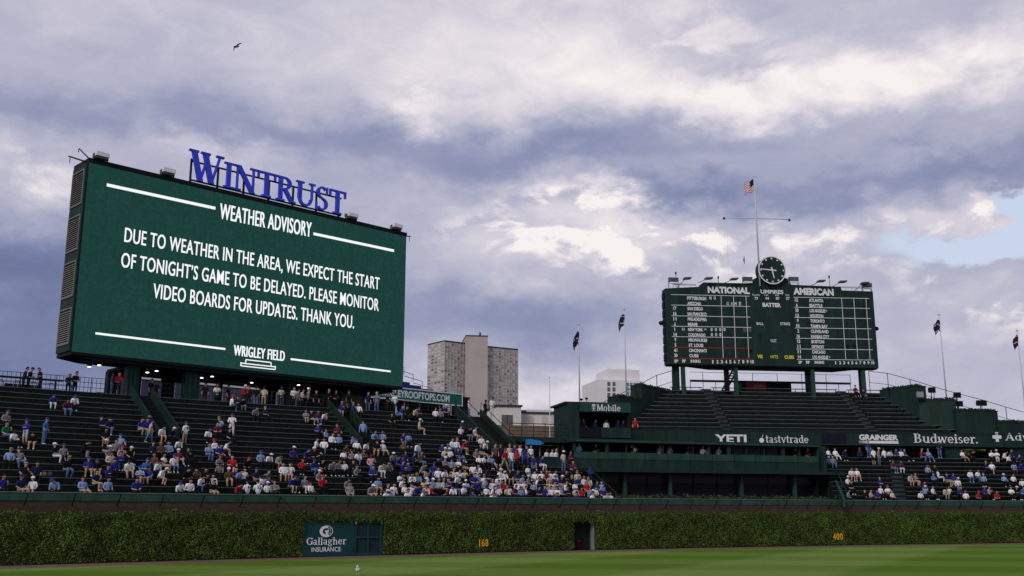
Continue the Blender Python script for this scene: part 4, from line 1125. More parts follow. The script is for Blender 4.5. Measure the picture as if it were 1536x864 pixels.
# lounge front
lg0, lg1 = SU.px(905, 728, .8)[0], SU.px(1247, 728, .8)[0]; zg0 = 3.2
mb = MB(); SU.box(mb, lg0 - 4.5, lg1 + .4, zG1, zS - .02, -.7, 4.5); mb.build('lounge_roof', MT['green'], su)
mb = MB(); SU.box(mb, lg0 - 4.5, lg0, zg0, zG1 - .002, .5, 1.2); mb.build('lounge_side', MT['green'], su)
mb = MB(); SU.box(mb, lg0, lg1, zg0, zG1 - .002, 1.0, 1.06); mb.build('lounge_glass', MT['glass'], su)
mb = MB(); SU.box(mb, lg0, lg1, zG1 - .85, zG1 - .003, .92, .99); mb.build('lounge_blind', mat('tinted_glass', (.022, .014, .013), .3), su)
for px in (905, 938, 1006, 1113, 1193, 1246):
    q = SU.px(px, 728, .3)[0]; mb = MB(); SU.box(mb, q - .14, q + .14, zg0, zG1 - .003, .3, .6); mb.build('lounge_post', MT['green_bright'], su)
for px in (971, 1040, 1076, 1153):
    q = SU.px(px, 728, .85)[0]; mb = MB(); SU.box(mb, q - .04, q + .04, zg0, zG1 - .004, .88, .919); mb.build('lounge_mullion', MT['black'], su)
mb = MB(); SU.box(mb, sl_ - .5, lg1 + 1, 0, zg0, .2, 6); mb.build('base', MT['dgreen'], su)
mb = MB(); SU.box(mb, sr_ + .002, sr_ + 1.6, 3.3, zR - .1, 1.0, 1.3); mb.build('end_wall', MT['green'], su)
# end wall and handrail on the right of the lounge
mb = MB(); e = SU.w(lg1, .3, 0); p0, p1 = at(1247, 748, 90.4), at(1268, 748, 90.0)
mb.hexa([(e[0], e[1], 3.2), (e[0] + .2, e[1], 3.2), (p1.x, p1.y, 3.2), (p1.x - .2, p1.y, 3.2)], [(e[0], e[1], zG1 - .3), (e[0] + .2, e[1], zG1 - .3), (p1.x, p1.y, 3.9), (p1.x - .2, p1.y, 3.9)]); mb.build('end_wall', MT['green_bright'], su)
mb = MB(); mb.tube([(e[0] + .2, e[1] - .1, zG1 + .5), (p1.x + .1, p1.y - .1, 4.6)], .035, 6)
for t in (.0, .5, 1): mb.tube([(e[0] + .2 + (p1.x - e[0] - .1) * t, e[1] - .1 + (p1.y - e[1]) * t, 3.3), (e[0] + .2 + (p1.x - e[0] - .1) * t, e[1] - .1 + (p1.y - e[1]) * t, zG1 + .5 + (4.6 - zG1 - .5) * t)], .03, 6)
mb.build('handrail', MT['dgreen'], su)


def shrub_fn(u0, u1, v0, v1, z0, h, fn=pt):
    def f(rng, n):
        u = rng.uniform(u0, u1, n); v = rng.uniform(v0, v1, n)
        top = h * (.62 + .25 * np.sin(u * 1.9 + v) + .2 * np.sin(u * 5.3 + 2 * v) + .12 * np.sin(u * 13))
        z = z0 + rng.uniform(0, 1, n) ** .6 * np.maximum(top, .05)
        return np.array([fn(a, b, c) for a, b, c in zip(u, v, z)]), np.tile([-.3, -.7, .8], (n, 1))
    return f


j0, j1 = usolve(938, 2, 3.6), usolve(1252, 2, 3.6)
mb = MB(); sweep(mb, j0, j1, rect(.5, 4.6, 2.5, 3.45)); tag(mb.build('planting_bed', MT['track']), kind='structure')
tag(leaves_obj('juniper_bushes', leaf_cloud(12000, shrub_fn(j0, j1, 1.0, 4.4, 3.45, .72), .14, rng, .9), MT['shrub']), 'low spreading junipers in front of the dark lounge glass', 'juniper bushes', kind='stuff')

# booth
a = at(866, 630, 93.5); TF = Fac((a.x, a.y), R(14))
tb = thing('corner_booth', 'green flat roofed booth with white mobile company lettering above its open front', 'booth', TF.w(2, 1, 0))
l, r_ = 0, TF.px(945, 630)[0]
y = lambda v: TF.px(905, v)[1]
zb0, zb1, zo, zp, zq = y(604), y(618.5), y(618.5), y(641), y(656.5)
mb = MB(); TF.box(mb, l + .2, r_, zb1, zb0, -.25, .2); mb.build('sign_band', MT['green_bright'], tb)
mb = MB(); TF.box(mb, l - 1.1, r_ + .1, zb0 - .12, zb0 + .05, .21, 5); TF.box(mb, l + .2, r_, zb1 + .02, zb1 + .12, .21, 4.5); mb.build('roof', MT['green'], tb)
mb = MB(); TF.box(mb, l, r_, 4, zq, .02, 4.5); TF.box(mb, r_ - .25, r_, zq, zb1, 0, 4.5); TF.box(mb, l, r_ - .26, zq, zb0 - .13, 4.2, 4.4); mb.build('wall', MT['dark'], tb)
mb = MB(); TF.box(mb, l - .9, l + .18, 4, zb0 - .13, -.05, 4.5); mb.build('side_wall', MT['green'], tb)
mb = MB(); TF.box(mb, l + .2, l + 2.25, zq, zp, -.1, .05); mb.build('dark_panel', MT['black'], tb)
mb = MB(); TF.box(mb, l + 2.26, r_ - .01, zq, zp, -.1, .05); mb.build('parapet', MT['green'], tb)
a0, zz0 = TF.px(895, 616, -.26); a1 = TF.px(931, 616, -.26)[0]; cap = TF.px(895, 606.5, -.26)[1] - zz0
serif_mesh('lettering', MT['offwhite'], tb, TF, 'Mobile', a0, a1, zz0, cap, -.28, .02, .04)
a0 = TF.px(888, 612, -.26)[0]; mb = MB()
for x0, x1, y0, y1 in ((.0, .62, .8, 1), (.24, .38, .06, .8), (.12, .5, 0, .1), (.0, .08, .6, .8), (.54, .62, .6, .8), (-.02, .1, .3, .45), (.52, .64, .3, .45)): TF.box(mb, a0 + x0 * cap * .9, a0 + x1 * cap * .9, zz0 + y0 * cap, zz0 + y1 * cap, -.28 - x0 * .004 - y1 * .003, -.255)
mb.build('lettering', MT['offwhite'], tb)
for px, h in ((877, .35), (885, .45), (931, .4)):
    q = TF.px(px, 603)[0]; mb = MB(); mb.ball(TF.w(q, 1, zb0 + h), .12, (1.3, 1, .9), 8); mb.tube([TF.w(q, 1, zb0 + .04), TF.w(q, 1, zb0 + h)], .03, 5); mb.build('roof_lamp', MT['black'], tb)

# ------------------------------------------------------------------ sign band and right bleachers
B1 = at(1231, 666, 104.0); B0 = at(943, 666, 101.5); B2 = at(1560, 666, 108.5)
zBB, zBT = at(1231, 666, 104).z, at(1231, 647.5, 104).z
LF = Fac((B0.x, B0.y), math.atan2(B1.y - B0.y, B1.x - B0.x)); RFc = Fac((B1.x, B1.y), math.atan2(B2.y - B1.y, B2.x - B1.x))
lL = math.dist((B0.x, B0.y), (B1.x, B1.y)); lR = math.dist((B1.x, B1.y), (B2.x, B2.y))
sb = thing('sign_band', 'long dark green advertising band with white company names across centre field', 'sign band', LF.w(lL, 0, zBB))
zLT = LF.px(1090, 647)[1]
mb = MB(); LF.box(mb, 0, lL - .01, zBB - 1.5, zBT, 0, .3); RFc.box(mb, 0, lR, zBB, zBT, 0, .3); mb.build('panel', MT['green'], sb)
mb = MB(); LF.box(mb, 0, lL - .01, zBT + .001, zBT + .1, -.05, .35); RFc.box(mb, 0, lR, zBT + .001, zBT + .1, -.05, .35); RFc.box(mb, 0, lR, zBB - .1, zBB - .001, -.05, .35); mb.build('trim', MT['dgreen'], sb)
for f_, l_, n_ in ((LF, lL, 8), (RFc, lR, 9)):
    for j in range(1, n_): mb = MB(); q = l_ * j / n_; f_.box(mb, q - .02, q + .02, zBB, zBT, -.004, -.001); mb.build('panel_joint', MT['black'], sb)
mb = MB(); text_px(mb, LF, 'YETI', 1073, 1120, 664, 664, 651.5, -.02, offset=.035, spacing=1.0); mb.build('lettering', MT['offwhite'], sb)
a0, z0 = LF.px(1148.5, 664, -.02); a1 = LF.px(1213, 664, -.02)[0]; cap = (LF.px(1148, 656, -.02)[1] - z0) / XH
serif_mesh('lettering', MT['offwhite'], sb, LF, 'tastytrade', a0, a1, z0, cap, -.03, .02, .03)
mb = MB(); q, z = LF.px(1142.5, 660.5, -.02); LF.poly(mb, [(q + .25 * math.cos(R(t)), z + .25 * math.sin(R(t))) for t in range(0, 360, 30)], -.03, -.005); LF.poly(mb, [(q, z + .2), (q + .05, z + .2), (q + .2, z + .55), (q + .15, z + .55)], -.033, -.005); mb.build('cherry_emblem', MT['offwhite'], sb)
mb = MB(); text_px(mb, RFc, 'GRAINGER', 1289, 1347.5, 660, 660, 651.5, -.02, offset=.05); mb.build('lettering', MT['offwhite'], sb)
mb = MB(); a0, z0 = RFc.px(1299, 665, -.02); a1, z1 = RFc.px(1347.5, 661.7, -.02); RFc.box(mb, a0, a1, z0, z1, -.03, -.004)
for j in range(5): q = RFc.px(1289 + j * 2.0, 664, -.02)[0]; RFc.box(mb, q, q + .03 + .015 * j, z0, z1, -.03, -.004)
mb.build('lettering_bar', MT['offwhite'], sb)
a0, z0 = RFc.px(1371, 664, -.02); a1 = RFc.px(1467.5, 664, -.02)[0]; cap = RFc.px(1372, 650.5, -.02)[1] - z0
serif_mesh('lettering', MT['offwhite'], sb, RFc, 'Budweiser.', a0, a1, z0, cap, -.03, .02, .02)
q, z = RFc.px(1495.5, 655.5, -.02); mb = MB(); RFc.box(mb, q - .5, q + .5, z - .17, z + .17, -.03, -.004); RFc.box(mb, q - .17, q + .17, z + .172, z + .5, -.03, -.004); RFc.box(mb, q - .17, q + .17, z - .5, z - .172, -.03, -.004); mb.build('cross_emblem', MT['offwhite'], sb)
a0, z0 = RFc.px(1508, 660.5, -.02); a1 = RFc.px(1572, 660.5, -.02)[0]; cap = RFc.px(1508, 649.5, -.02)[1] - z0
serif_mesh('lettering', MT['offwhite'], sb, RFc, 'Advo', a0, a0 + (a1 - a0) * .72, z0, cap, -.03, .02, .03)
mb = MB(); RFc.box(mb, RFc.px(1233, 657)[0], RFc.px(1269, 657)[0], zBB + .1, zBT - .15, -.04, -.003); mb.build('dark_display', mat('display_off', (.008, .009, .02), .4), sb)

uR0, uR1 = usolve(1250, .9, 3.5), UEND - 1
NRR = 12


def back_line(u):
    t = (u - uR0) / (usolve(1536, 0, 3.8) - uR0)
    p0 = at(1234, 690, 103.2); p1 = at(1536, 690, 107.2)
    return p0.x + (p1.x - p0.x) * t, p0.y + (p1.y - p0.y) * t


ZRT = 8.15


def rpt(u, v, z):
    """right stand: v runs from the wall (0.5) to the back line (V0 + NRR*RW)"""
    f0 = pt(u, V0, 0); b = back_line(u); t = (v - V0) / (NRR * RW)
    return (f0[0] + (b[0] - f0[0]) * t, f0[1] + (b[1] - f0[1]) * t, z)


RRH = (ZRT - Z0) / NRR
rb = thing('bleachers', 'dark green right bleachers of plank benches below the sign band', 'bleachers', rpt(85, 4, 0))
p = [(V0, 0)]
for k in range(NRR): p += [(V0 + k * RW, Z0 + k * RRH), (V0 + (k + 1) * RW, Z0 + k * RRH)]
p += [(V0 + NRR * RW, ZRT), (V0 + NRR * RW + 3.5, ZRT), (V0 + NRR * RW + 3.5, 0)]
mb = MB(); sweep(mb, uR0, uR1, p, 2, rpt); mb.build('terrace', MT['tread'], rb)
RA = [usolve(1350, 0, 3.5), usolve(1366, 0, 3.5)]
for k in range(NRR): benches(rb, [(uR0 + .1, RA[0] - .1), (RA[1] + .1, uR1)], k, rpt, V0 + k * RW + .42, Z0 + k * RRH)
mb = MB()
for k in range(NRR): sweep(mb, uR0, uR1, rect(V0 + (k + 1) * RW - .02, V0 + (k + 1) * RW + .03, Z0 + (k + 1) * RRH - .05, Z0 + (k + 1) * RRH + .006), 3, rpt)
mb.build('nosing', MT['dgreen'], rb)
mb = MB()
for k in range(NRR): sweep(mb, RA[0], RA[1], rect(V0 + k * RW + RW / 2, V0 + (k + 1) * RW - .03, Z0 + k * RRH + .003, Z0 + (k + 1) * RRH - RRH / 2), 2, rpt)
mb.build('stair', MT['step'], rb)
mb = MB(); q0 = RFc.px(1240, 680, 3)[0]; RFc.box(mb, 0, RFc.px(1415, 680, 4)[0], ZRT, zBB + .6, 4, 4.3); RFc.box(mb, RFc.px(1418, 680, .3)[0], RFc.px(1441, 680, .3)[0], ZRT, zBB - .11, .3, .6)
RFc.box(mb, RFc.px(1517, 680, .3)[0], lR, ZRT, zBB - .11, .3, .6); RFc.box(mb, RFc.px(1482, 680, 4)[0], RFc.px(1520, 680, 4)[0], ZRT, zBB + .6, 4, 4.3); RFc.box(mb, RFc.px(1460, 680, 3)[0], RFc.px(1484, 680, 3)[0], ZRT, ZRT + 1.0, 3.0, 3.2); RFc.box(mb, RFc.px(1441, 680, 3)[0], RFc.px(1459, 680, 3)[0], ZRT, ZRT + .5, 3.0, 3.2); mb.build('back_wall', MT['green'], rb)
mb = MB(); RFc.box(mb, 0, lR, zBB + .02, zBB + .3, .32, 4.5); mb.build('soffit', MT['dark'], rb)
mb = MB(); mb.tube([rpt(u, V0 + NRR * RW + .2, ZRT + 1.0) for u in frange(uR0, uR1, 2)], .025, 5)
for u in frange(uR0, uR1, 1.6): mb.tube([rpt(u, V0 + NRR * RW + .2, ZRT), rpt(u, V0 + NRR * RW + .2, ZRT + 1.0)], .02, 5)
mb.build('railing', MT['black'], rb)

# ------------------------------------------------------------------ upper centre bleachers
nU, uH, uD = 11, .50, .80
p0 = at(943, 645, 103.5); p1 = at(1436, 645, 108.2)
UF = Fac((p0.x, p0.y), math.atan2(p1.y - p0.y, p1.x - p0.x)); lenU = math.dist((p0.x, p0.y), (p1.x, p1.y))
zU0 = at(1190, 645, UF.w(lenU / 2, 0, 0)[1]).z - .15
ub = thing('bleachers', 'empty dark green upper bleachers tapering up to the old scoreboard', 'bleachers', UF.w(lenU / 2, 4, 0))
eL = UF.px(1012, 588, nU * uD)[0] / nU; eR = (lenU - UF.px(1322, 588, nU * uD)[0]) / nU
mbt = MB()
for k in range(nU):
    a, b = eL * k, lenU - eR * k
    UF.box(mbt, a, b, zU0 + (k - 1) * uH - (.7 if k == 0 else 0), zU0 + k * uH, k * uD, nU * uD + 6 if k == 0 else (k + 1) * uD + .4)
mbt.build('terrace', MT['tread'], ub)
mb = MB(); UF.box(mb, eL * nU, lenU - eR * nU, zU0 + (nU - 2) * uH, zU0 + (nU - .6) * uH, nU * uD + .41, nU * uD + 7); mb.build('top_deck', MT['dgreen'], ub)
st0, st1 = UF.px(1066, 600, 7)[0], UF.px(1272, 600, 7)[0]


def stair_pos(k, side):                      # stairs fan out towards the front
    if side: return UF.px(1265 + (640 - (640 - 5.4 * k)) * 0 + (10 - k) * 4.6, 640 - 5.2 * k, k * uD)[0]
    return UF.px(1062 + (10 - k) * 3.0, 640 - 5.2 * k, k * uD)[0]


for k in range(nU):
    a, b = eL * k + .05, lenU - eR * k - .05; z = zU0 + k * uH; d = k * uD
    s0, s1 = stair_pos(k, 0), stair_pos(k, 1)
    for x0, x1 in ((a, s0 - .55), (s0 + .55, s1 - .55), (s1 + .55, b)):
        if x1 - x0 < .5: continue
        mb = MB(); UF.box(mb, x0, x1, z + .36, z + .42, d + .2, d + .5)
        mb.cur = 1
        for q in frange(x0 + .2, x1 - .25, 2.5): UF.box(mb, q, q + .05, z + .001, z + .359, d + .3, d + .4)
        mb.build('bench', [MT['bench'], MT['tread']], ub)
    if k < nU:
        for s_ in (s0, s1): pass
for side in (0, 1):
  mb = MB()
  for k in range(nU):
    for s_ in (stair_pos(k, side),): UF.box(mb, s_ - .52, s_ + .52, zU0 + k * uH + .002, zU0 + k * uH + uH / 2, k * uD + .4, k * uD + .79); UF.box(mb, s_ - .52, s_ + .52, zU0 + k * uH + .001, zU0 + k * uH + .01, k * uD + .02, k * uD + .395)
  mb.build('stair', MT['step'], ub)


# flanking stepped walls with planters
def flank(name, label, pts, zbot):
    """pts: (px, Y, ytop px) steps; each step is a wall length with its own height and planted top"""
    t = thing(name, label, 'wall', at(pts[0][0], 640, pts[0][1]))
    for (x0, Y0, x1, Y1, yt) in pts:
        A = at(x0, yt, Y0); B = at(x1, yt, Y1); zt = at((x0 + x1) / 2, yt, (Y0 + Y1) / 2).z
        f = Fac((A.x, A.y), math.atan2(B.y - A.y, B.x - A.x)); ln = math.dist((A.x, A.y), (B.x, B.y))
        mb = MB(); f.box(mb, 0, ln, zbot, zt, 0, 1.3); mb.build('wall_step', MT['dgreen'], t)
        mb = MB(); f.box(mb, -.06, ln + .06, zt + .001, zt + .1, -.06, 1.36); mb.build('coping', MT['green'], t)
        v = leaf_cloud(int(160 * ln), (lambda ff, l_, z_: (lambda rng, n: (lambda s_, d_, h_: (np.array([ff.w(a_, b_, c_) for a_, b_, c_ in zip(s_, d_, z_ + .1 + h_)]), np.tile([0, -.5, .8], (n, 1))))(rng.uniform(.1, l_ - .1, n), rng.uniform(0, .9, n), rng.uniform(0, 1, n) * .16 * (1 + .5 * np.sin(rng.uniform(0, 9, n))))))(f, ln, zt), .13, rng, .9)
        o = leaves_obj('planting', v, MT['shrub'], t); o['kind'] = 'stuff'
    return t


flank('stepped_wall', 'dark green wall stepping down to the right of the upper bleachers, planted on top', [(1319, 114.8, 1377, 110.5, 583), (1377.2, 110.0, 1433, 108.5, 601), (1433.2, 108.2, 1496, 109.2, 617), (1496.2, 109.0, 1600, 111, 635)], 9.5)
flank('stepped_wall', 'dark green wall stepping up to the left of the upper bleachers, planted on top', [(928, 104.5, 962, 108, 598), (962.2, 108.5, 1009, 114.8, 583.5)], 9.5)
# sloping cable rails along the stepped walls
for side, lab, ps in ((1, 'sloping two wire guard rail descending to the right of the scoreboard', [(1303, 557, 114), (1331, 560, 113.5), (1365, 569, 112.5), (1400, 580, 111.5), (1435, 590, 111), (1472, 599.5, 111), (1508.5, 610.5, 111), (1545, 621, 111.5)]),
                      (0, 'sloping two wire guard rail descending to the left of the scoreboard', [(1008, 556, 114), (985, 563, 112), (966, 573, 110), (925, 594, 106), (905, 603.5, 104)])):
    gr = thing('guard_rail', lab, 'guard rail', at(ps[0][0], ps[0][1] + 20, ps[0][2])); top = [at(*q) for q in ps]
    mb = MB(); mb.tube(top, .035, 5); mb.tube([(q.x, q.y, q.z - 1.25) for q in top], .028, 5); mb.build('rail', MT['black'], gr)
    for q in top: mb = MB(); mb.tube([(q.x, q.y, q.z - 2.6), (q.x, q.y, q.z)], .04, 6); mb.build('post', MT['black'], gr)
for i, (px, py, base) in enumerate(((1397, 585.5, 599), (1435, 593, 612), (1438, 606, 614), (1471, 605, 615), (1379, 592, 601))):
    Y = 109.3; p = at(px, py, Y)
    sp_ = thing('spotlight', ['dark spotlight on a short post above the second wall step', 'upper dark spotlight on the post at the third wall step', 'lower dark spotlight on the post at the third wall step', 'wide dark twin spotlight above the lowest wall step', 'small pale spotlight fixed to the end of the highest wall step'][i], 'spotlight', (p.x, p.y, at(px, base, Y).z), 'spotlights along the stepped wall')
    mb = MB(); w_ = .55 if i == 3 else .36
    mb.hexa([(p.x - w_, p.y - .25, p.z - .3), (p.x + w_, p.y - .25, p.z - .3), (p.x + w_ * .7, p.y + .3, p.z - .2), (p.x - w_ * .7, p.y + .3, p.z - .2)], [(p.x - w_, p.y - .25, p.z + .3), (p.x + w_, p.y - .25, p.z + .3), (p.x + w_ * .7, p.y + .3, p.z + .2), (p.x - w_ * .7, p.y + .3, p.z + .2)]); mb.build('lamp_head', MT['steel'] if i == 4 else MT['black'], sp_)
    mb = MB(); mb.tube([(p.x, p.y + .1, at(px, base, Y).z), (p.x, p.y + .1, p.z - .2)], .05, 6); mb.build('post', MT['black'], sp_)

# trees in the street behind the right stand, seen through the gap under the sign band
def ball_fn(c, r):
    def f(rng, n):
        d = rng.normal(0, 1, (n, 3)); d /= np.linalg.norm(d, axis=1)[:, None]
        rad = r * (.55 + .45 * rng.uniform(0, 1, n) ** .5) * (1 + .18 * np.sin(d[:, 0] * 5 + d[:, 2] * 7) + .12 * np.sin(d[:, 1] * 11))
        return np.array(c) + d * rad[:, None] * np.array([1, 1, .85]), d
    return f


MT['tree_leaf'] = mat('tree_leaf', (.11, .115, .03), .7, .4, .4, island=True); MT['bark'] = mat('bark', (.06, .045, .035), .9, .3, 2)
for px, Y, lab in ((1450, 150, 'olive street tree seen through the gap, nearer the sign lettering'), (1476, 156, 'olive street tree seen through the gap, nearer the cross emblem')):
    c = at(px, 676, Y); tr = thing('street_tree', lab, 'tree', (c.x, Y, 0), 'street trees behind the right bleachers')
    mb = MB(); mb.tube([(c.x, Y, 0), (c.x + .2, Y, 4), (c.x, Y, 9)], [.35, .26, .12], 8)
    for a_ in range(5): mb.tube([(c.x + .1, Y, 5 + a_ * .6), (c.x + 1.8 * math.cos(a_ * 2.3), Y + 1.8 * math.sin(a_ * 2.3), 8.5 + a_ * .7)], [.13, .04], 6)
    mb.build('trunk', MT['bark'], tr)
    leaves_obj('crown', leaf_cloud(5000, ball_fn((c.x, Y, 11), 4.6), .35, rng, .8), MT['tree_leaf'], tr)

# ------------------------------------------------------------------ the scoreboard
a = at(1001.5, 546, 111.0); SB = Fac((a.x, a.y), R(8.0))
z_b = SB.px(1157, 549)[1]; W_ = SB.px(1314, 500)[0]
sc = thing('scoreboard', 'old dark green hand operated scoreboard with white team names, lines and numbers', 'scoreboard', SB.w(W_ / 2, 2, z_b))
def S(px, py): return SB.px(px, py, -.02)
prof = [(0, z_b), (W_, z_b), (W_, S(1308, 437)[1]), (S(1263, 436)[0], S(1263, 435.5)[1]), (S(1261, 430)[0], S(1261, 430)[1]), (S(1187, 427)[0], S(1187, 427)[1]), (S(1183, 419)[0], S(1183, 419)[1]), (S(1170, 413)[0], S(1170, 413)[1]),
        (S(1143, 412)[0], S(1143, 412)[1]), (S(1133, 417)[0], S(1133, 417)[1]), (S(1128, 425)[0], S(1128, 425)[1]), (S(1055, 423.5)[0], S(1055, 423.5)[1]), (S(1050, 430)[0], S(1050, 430)[1]), (0, S(997, 432.5)[1])]
mb = MB(); SB.poly(mb, prof, 0, 1.3); mb.build('cabinet', MT['green'], sc)
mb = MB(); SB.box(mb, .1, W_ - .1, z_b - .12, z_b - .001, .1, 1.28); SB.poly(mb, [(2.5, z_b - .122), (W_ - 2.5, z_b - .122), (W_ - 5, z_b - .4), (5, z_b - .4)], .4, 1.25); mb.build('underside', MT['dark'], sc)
SL = Fac(SB.w(0, 0, 0)[:2], SB.a + R(90))
zt_ = S(997, 432.5)[1]
for i in range(8):
    z0 = z_b + .3 + (zt_ - z_b - .6) * i / 8
    mb = MB(); mb.hexa([SL.w(.3, .003, z0 + .12), SL.w(1.1, .003, z0 + .12), SL.w(1.1, .12, z0 + .12), SL.w(.3, .12, z0 + .12)], [SL.w(.3, .003, z0 + .85), SL.w(1.1, .003, z0 + .85), SL.w(1.1, .12, z0 + .85), SL.w(.3, .12, z0 + .85)]); mb.build('side_window', MT['black'], sc)


def stext(body, x0, x1, yb, yt, m_='offwhite', off=.02, name='lettering', yb1=None, d=-.02):
    mb = MB(); text_px(mb, SB, body, x0, x1, yb, yb if yb1 is None else yb1, yt, d, offset=off); return mb.build(name, MT[m_], sc)


def A4(x, y): return 990 + x / 5.76, 405 + y / 5.76
def A5(x, y): return 1150 + x / 5.76, 405 + y / 5.76
def zt4(t, x0, x1, yt, yb, m_='offwhite', off=.038):
    q0 = A4(x0, yb); q1 = A4(x1, yb); stext(t, q0[0], q1[0], q0[1], A4(x0, yt)[1], m_, off)
def zt5(t, x0, x1, yt, yb, m_='offwhite', off=.038):
    q0 = A5(x0, yb); q1 = A5(x1, yb); stext(t, q0[0], q1[0], q0[1], A5(x0, yt)[1], m_, off)


zt4('NATIONAL', 413, 775, 140, 198, off=.055); zt5('AMERICAN', 232, 580, 152, 213, off=.055)
NL = [('PITTSBURGH', '', 235, 400), ('ARIZONA', '', 236, 357), ('SAN DIEGO', '17', 238, 371), ('SAN FRANCISCO', '16', 238, 403), ('PHILADELPHIA', '11', 240, 405), ('MIAMI', '6', 242, 323), ('NEW YORK', '1', 243, 372), ('COLORADO', '14', 245, 393), ('MILWAUKEE', '9', 247, 408), ('ST. LOUIS', '5', 249, 375), ('CINCINNATI', '61', 251, 403), ('CUBS', '30', 253, 333)]
for i, (t, n, x0, x1) in enumerate(NL):
    yy = 228 + i * 45.2; zt4(t, x0, x1, yy, yy + 29)
    if n: w_ = 27 if len(n) == 2 else (6 if n == '1' else 14); zt4(n, 112 + i * 1.1 + (6 if len(n) == 1 else 0), 112 + i * 1.1 + w_ + (6 if len(n) == 1 else 0), yy - 3, yy + 27)
zt4('NY', 382, 404, 505, 521, off=.02); zt4('11', 192, 212, 499, 524)
for i in range(4): zt4('0', 438 + 37 * i, 455 + 37 * i, 501, 528)
for i in range(3): zt4('0', 440 + 37 * i, 457 + 37 * i, 544, 572)
for c, x in (('N', 428), ('O', 465)): zt4(c, x, x + 18, 228, 255)
for c, x in (('G', 576), ('A', 612), ('M', 643), ('E', 683)): zt4(c, x, x + 20, 276, 304, off=.01)
for t, x0, x1 in (('SP', 124, 158), ('RP', 192, 224), ('INNING', 265, 350)): zt4(t, x0, x1, 773, 800)
for i in range(10): x = 452 + 37 * i - (3 if i == 9 else 0); zt4(str(i + 1), x, x + (10 if i == 0 else 30 if i == 9 else 18), 778, 807)
AL = [('ATLANTA', '12', 366, 490), ('SEATTLE', '6', 368, 482), ('LOS ANGELES', '20', 371, 508), ('HOUSTON', '13', 375, 490), ('TORONTO', '9', 378, 502), ('TAMPA BAY', '10', 381, 528), ('CLEVELAND', '2', 383, 535), ('KANSAS CITY', '16', 385, 543), ('BOSTON', '15', 387, 497), ('DETROIT', '11', 391, 497), ('CHICAGO', '11', 393, 508), ('LOS ANGELES', '14', 397, 533)]
for i, (t, n, x0, x1) in enumerate(AL):
    yy = 247 + i * 44.6; zt5(t, x0, x1, yy, yy + 29)
    w_ = 27 if len(n) == 2 else 14; o_ = 244 + i * 2.5 + (8 if len(n) == 1 else 0); zt5(n, o_, o_ + w_, yy - 4, yy + 26)
zt5('A', 512, 524, 343, 358, off=.02); zt5('A', 538, 550, 744, 758, off=.02)
for t, x0, x1 in (('SP', 275, 307), ('RP', 342, 374), ('INNING', 414, 497)): zt5(t, x0, x1, 784, 810)
for i in range(10): x = 592 + 35 * i - (3 if i == 9 else 0); zt5(str(i + 1), x, x + (9 if i == 0 else 28 if i == 9 else 17), 788, 815)
zt4('UMPIRES', 870, 1006 + 60, 168, 203, off=.03)
for t, n, x in (('PLATE', '79', 800), ('1st', '94', 896), ('2nd', '89', 985), ('3rd', '87', 1075)):
    zt4(t, x if t == 'PLATE' else x + 8, x + 62 if t == 'PLATE' else x + 40, 208, 222, off=.01); zt4(n, x + 16, x + 46, 232, 258, off=.015)
zt4('BATTER', 887, 1045, 282, 318, off=.05); zt4('BALL', 835, 897, 450, 474, off=.015); zt5('STRIKE', 118, 204, 452, 476, off=.015); zt5('OUT', 36, 86, 598, 623, off=.015)
zt4('VIS', 842, 888, 732, 762, 'yellow', .04); zt4('HITS', 957, 1020, 735, 763, 'yellow', .01); zt5('CUBS', 155, 236, 737, 767, 'yellow', .04)


def sline(x0, y0, x1, y1, hpx, m_, vertical=False):
    (a0, z0), (a1, z1) = S(x0, y0), S(x1, y1); mb = MB(); h = hpx * .036
    if vertical: SB.poly(mb, [(a0 - h, z0), (a0 + h, z0), (a1 + h, z1), (a1 - h, z1)], -.016, -.002)
    else: SB.poly(mb, [(a0, z0 - h), (a1, z1 - h), (a1, z1 + h), (a0, z0 + h)], -.021, -.003)
    mb.build('rule_line', MT[m_], sc)


for i, yv in enumerate((212, 302, 395, 485, 575, 668, 763)):
    x0, y0 = A4(95 + i * 2, yv); x1, y1 = A4(773 + i * 5, yv + 14 - i); sline(x0, y0, x1, y1, .75, 'red' if i >= 5 else 'white')
for xa, xb in ((528, 546), (635, 655), (743, 768)):
    x0, y0 = A4(xa, 224); x1, y1 = A4(xb, 760); sline(x1, y1, x0, y0, .75, 'white', True)
for i, yv in enumerate((235, 322, 410, 500, 590, 682, 772)):
    x0, y0 = A5(231 + i * 5, yv); x1, y1 = A5(887 + i * 6, yv + 11 - i * .8); sline(x0, y0, x1, y1, .75, 'white')
for xa, xb in ((647, 684), (752, 788), (857, 894)):
    x0, y0 = A5(xa, 240); x1, y1 = A5(xb, 772); sline(x1, y1, x0, y0, .75, 'white', True)
